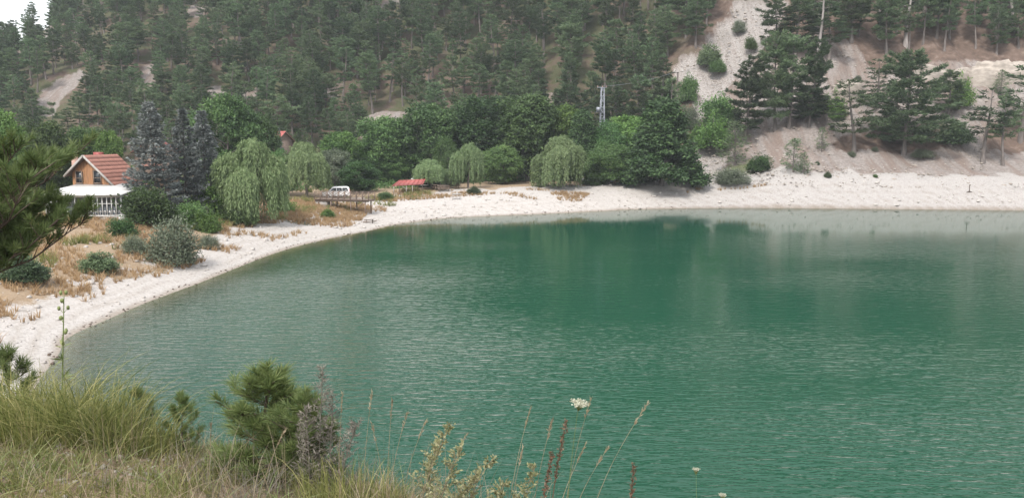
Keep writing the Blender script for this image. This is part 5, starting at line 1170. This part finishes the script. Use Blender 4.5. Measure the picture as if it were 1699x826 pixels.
X, Y = scatter(9000, 46, -.72, .02, 2.5, 5.6, lambda X, Y, g: bank(X, Y, g) & (fbm(X/.35, Y/.35, 39, 2) > .5))
tufts(X[:480], Y[:480], .14, .006, 8, 'stem', 'low_weeds', 'low grey-green weeds on the near bank', 58, .9)
def stalk(u0, Y, ut, vt, name, label, cat, kind, seed, group=None, rad=.0022, hs=1.0):
    """a stem standing on the bank whose tip is at column ut, row vt; the head depends on its kind"""
    g = np.random.default_rng(seed); x, Y, z = place(u0, Y); zt = top_z(Y, vt); xt = (ut-CX)/F_PX*(Y*cT-(zt-CAM_H)*sT)
    t = thing(name, label, cat, (x, Y, z), 0, 1, group); tip = np.array([xt-x, g.normal(0, .03), zt-z]); Hh = np.linalg.norm(tip)
    s = np.linspace(0, 1, 12)[:, None]; c = tip*s+np.array([-.10*tip[0], .02, .03*Hh])*np.sin(s*np.pi); c[0, 2] -= .03
    sm = MB(); sm.tube(c, np.linspace(rad, rad*.45, 12), 5); at = lambda f: np.array([np.interp(f, s[:, 0], c[:, k]) for k in range(3)])
    hd = MB(); ax = unit(c[-1]-c[-3])
    def bits(ps, d, L, W, sprd=.5, tone=.5): n = len(ps); hd.kites(ps, unit(d+g.normal(0, sprd, (n, 3))), g.normal(size=(n, 3)), L*g.uniform(.6, 1.2, n), W, np.clip(g.normal(tone, .2, n), 0, 1))
    if kind == 'grass':
        f = g.uniform(1-.11/Hh, 1, 40); bits(np.array([at(k) for k in f]), np.repeat(ax[None], 40, 0), .022, .004, .25); mat, hm, sname = 'straw', 'straw', 'seed_head'
    elif kind == 'sage':
        ps, ds = [], []
        for f in np.linspace(.25, 1, 26):
            p = at(f); L2 = .09*(1.12-f)+.012; a = g.uniform(0, 6.28); d = unit(np.array([math.cos(a), math.sin(a), .9])); sm.tube([p, p+d*L2], [.0012, .0007], 3)
            for q in range(13): ps.append(p+d*L2*g.uniform(.1, 1.05)+g.normal(0, .004, 3)); ds.append(d)
        bits(np.array(ps), np.array(ds), .02, .009, .6); mat, hm, sname = 'straw', 'sage', 'flower_buds'
    elif kind == 'dock':
        ps = np.array([at(f)+g.normal(0, .004, 3) for f in g.uniform(.5, 1, 150)**.8]); bits(ps, g.normal(size=(150, 3))+[0, 0, .5], .015, .008, .3); mat, hm, sname = 'dock', 'dock', 'seed_head'
    elif kind == 'grey':
        ps, ds = [], []
        for f in np.linspace(.12, 1, 60):
            p = at(f); a = g.uniform(0, 6.28); L2 = .075*(1.15-f)+.018; d = unit(np.array([math.cos(a), math.sin(a), .55]))
            sm.tube([p, p+d*L2], [.0014, .0008], 3)
            for q in range(9): ps.append(p+d*L2*g.uniform(.15, 1)); ds.append(d)
        bits(np.array(ps), np.array(ds), .03, .005, .7); mat, hm, sname = 'greystalk', 'greystalk', 'dry_leaves'
    elif kind == 'umbel':
        for k in range(26):
            a = g.uniform(0, 6.28); r_ = .036*hs*math.sqrt(g.random()); e = c[-1]+np.array([math.cos(a)*r_, math.sin(a)*r_, (.026-7*r_*r_/hs)*hs+g.normal(0, .002)]); sm.tube([c[-1]-[0, 0, .015], e], [.0012, .0007], 3)
            m_ = 12; bits(e+g.normal(0, .005*hs, (m_, 3))*[1, 1, .4], g.normal(size=(m_, 3)), .009*hs, .007*hs, .3)
        mat, hm, sname = 'stem', 'umbel', 'flower_head'
    elif kind == 'pods':
        for f in (.7, .8, .88, .95, 1.0):
            p = at(f)
            for a in g.uniform(0, 6.28, 2):
                e = p+np.array([math.cos(a)*.03, math.sin(a)*.03, .03]); sm.tube([p, e], [.0018, .0012], 4); V = ICO_V*[.011, .011, .017]+e; hd.add(V, ICO_F, .6)
        for f in (.25, .4, .52, .62):
            p = at(f); bits(np.repeat(p[None], 6, 0), g.normal(size=(6, 3))*[1, 1, .3]+[0, 0, .6], .07, .018, .3)
        mat, hm, sname = 'stem', 'stem', 'seed_pod'
    part('stem', sm, mat, t); part(sname, hd, hm, t)
GSTALK = 'dry grass stalks over the water'
for u0, Yv, ut, vt, d in ((600, 3.6, 618, 648, 'leftmost of the stalks right of the grey plant'), (640, 3.6, 652, 660, 'second stalk right of the grey plant'), (640, 3.5, 676, 684, 'bent stalk right of the grey plant'), (660, 3.5, 706, 700, 'short leaning stalk above the straw grass'),
                          (835, 3.2, 880, 680, 'tall upright stalk left of the white umbel'), (840, 3.2, 868, 738, 'short upright stalk left of the brown seed spikes'), (875, 3.2, 917, 702, 'stalk just left of the red-brown seed spike'), (905, 3.1, 975, 745, 'short leaning stalk below the white umbel'), (925, 3.1, 1008, 740, 'leaning stalk right of the white umbel'),
                          (955, 3.1, 1070, 662, 'longest leaning stalk, farthest right over the water'), (925, 3.15, 982, 668, 'stalk crossing behind the white umbel'), (430, 3.6, 470, 716, 'pale stalk in front of the largest sapling'), (560, 3.6, 570, 650, 'stalk beside the tall grey plant'), (345, 3.9, 352, 700, 'thin pale stalk left of the largest sapling'), (640, 3.5, 618, 700, 'pale stalk leaning left above the straw grass'), (720, 3.4, 775, 720, 'thin stalk among the pale yellow herbs')):
    stalk(u0, Yv, ut, vt, 'grass_stalk', 'dry grass stalk, '+d, 'grass stalk', 'grass', int(ut), GSTALK, .0017)
for u0, Yv, ut, vt, d in ((690, 3.4, 748, 704, 'tallest pale yellow herb over the water'), (720, 3.35, 768, 738, 'pale yellow herb right of the tallest one'), (760, 3.3, 815, 765, 'pale yellow herb in the middle of the row'), (740, 3.3, 792, 790, 'short pale yellow herb in the row'), (845, 3.15, 888, 780, 'rightmost pale yellow herb of the row'), (700, 3.4, 722, 745, 'leftmost pale yellow herb of the row'), (800, 3.2, 838, 796, 'low pale yellow herb left of the rightmost one')):
    stalk(u0, Yv, ut, vt, 'budding_herb', d, 'herb', 'sage', int(ut)+5, 'pale yellow herbs on the near bank', .0025)
stalk(905, 3.1, 940, 698, 'dock_stalk', 'red-brown seed spike below the white umbel', 'herb', 'dock', 71, None, .003); stalk(890, 3.1, 917, 742, 'dock_stalk', 'shorter brown seed spike left of the red-brown one', 'herb', 'dock', 72, None, .0028); stalk(1045, 3.0, 1049, 766, 'dock_stalk', 'brown seed spike standing alone right of the stalks', 'herb', 'dock', 73, None, .003)
stalk(935, 3.1, 960, 678, 'wild_carrot', 'white flat flower umbel over the water', 'flower', 'umbel', 81, None, .002); stalk(1160, 2.95, 1160, 790, 'wild_carrot', 'small seed head umbel low at the right', 'flower', 'umbel', 82, None, .0012, .35); stalk(1190, 2.9, 1194, 815, 'wild_carrot', 'lowest small umbel at the bottom right', 'flower', 'umbel', 83, None, .0012, .35)
stalk(528, 3.9, 535, 612, 'grey_dead_plant', 'tall grey dead plant right of the largest sapling', 'dead plant', 'grey', 91, 'grey dead plants', .004); stalk(515, 3.85, 512, 670, 'grey_dead_plant', 'grey dead plant in front of the largest sapling', 'dead plant', 'grey', 92, 'grey dead plants', .004); stalk(560, 3.8, 592, 704, 'grey_dead_plant', 'short grey dead plant leaning right', 'dead plant', 'grey', 93, 'grey dead plants', .0035); stalk(545, 3.85, 550, 660, 'grey_dead_plant', 'grey dead plant beside the tall grey one', 'dead plant', 'grey', 94, 'grey dead plants', .004)
stalk(102, 4.9, 107, 494, 'tall_green_stem', 'tall green stem with round seed pods rising above the grass clump', 'herb', 'pods', 95, None, .006)

# ------------------------------------------------------------------ thin summer haze over the whole valley
hm = bpy.data.materials.new('haze'); hm.use_nodes = True; ht = hm.node_tree; ht.nodes.clear(); ho = ht.nodes.new('ShaderNodeOutputMaterial'); pv = ht.nodes.new('ShaderNodeVolumePrincipled')
pv.inputs['Color'].default_value = (.80, .87, .95, 1); pv.inputs['Density'].default_value = .00032; pv.inputs['Anisotropy'].default_value = .0; ht.links.new(pv.outputs[0], ho.inputs['Volume'])
zs = [o for o in bpy.data.objects if o.name == 'ground'][0].bound_box; zlo = min(c[2] for c in zs); zhi = max(c[2] for c in zs)
tag(obj('haze', MB().box((0, 0, (zlo-1+zhi+30)/2), (1640, 1640, zhi-zlo+31)).mesh('haze', hm)), 'thin pale haze in the valley air', 'haze', kind='stuff')
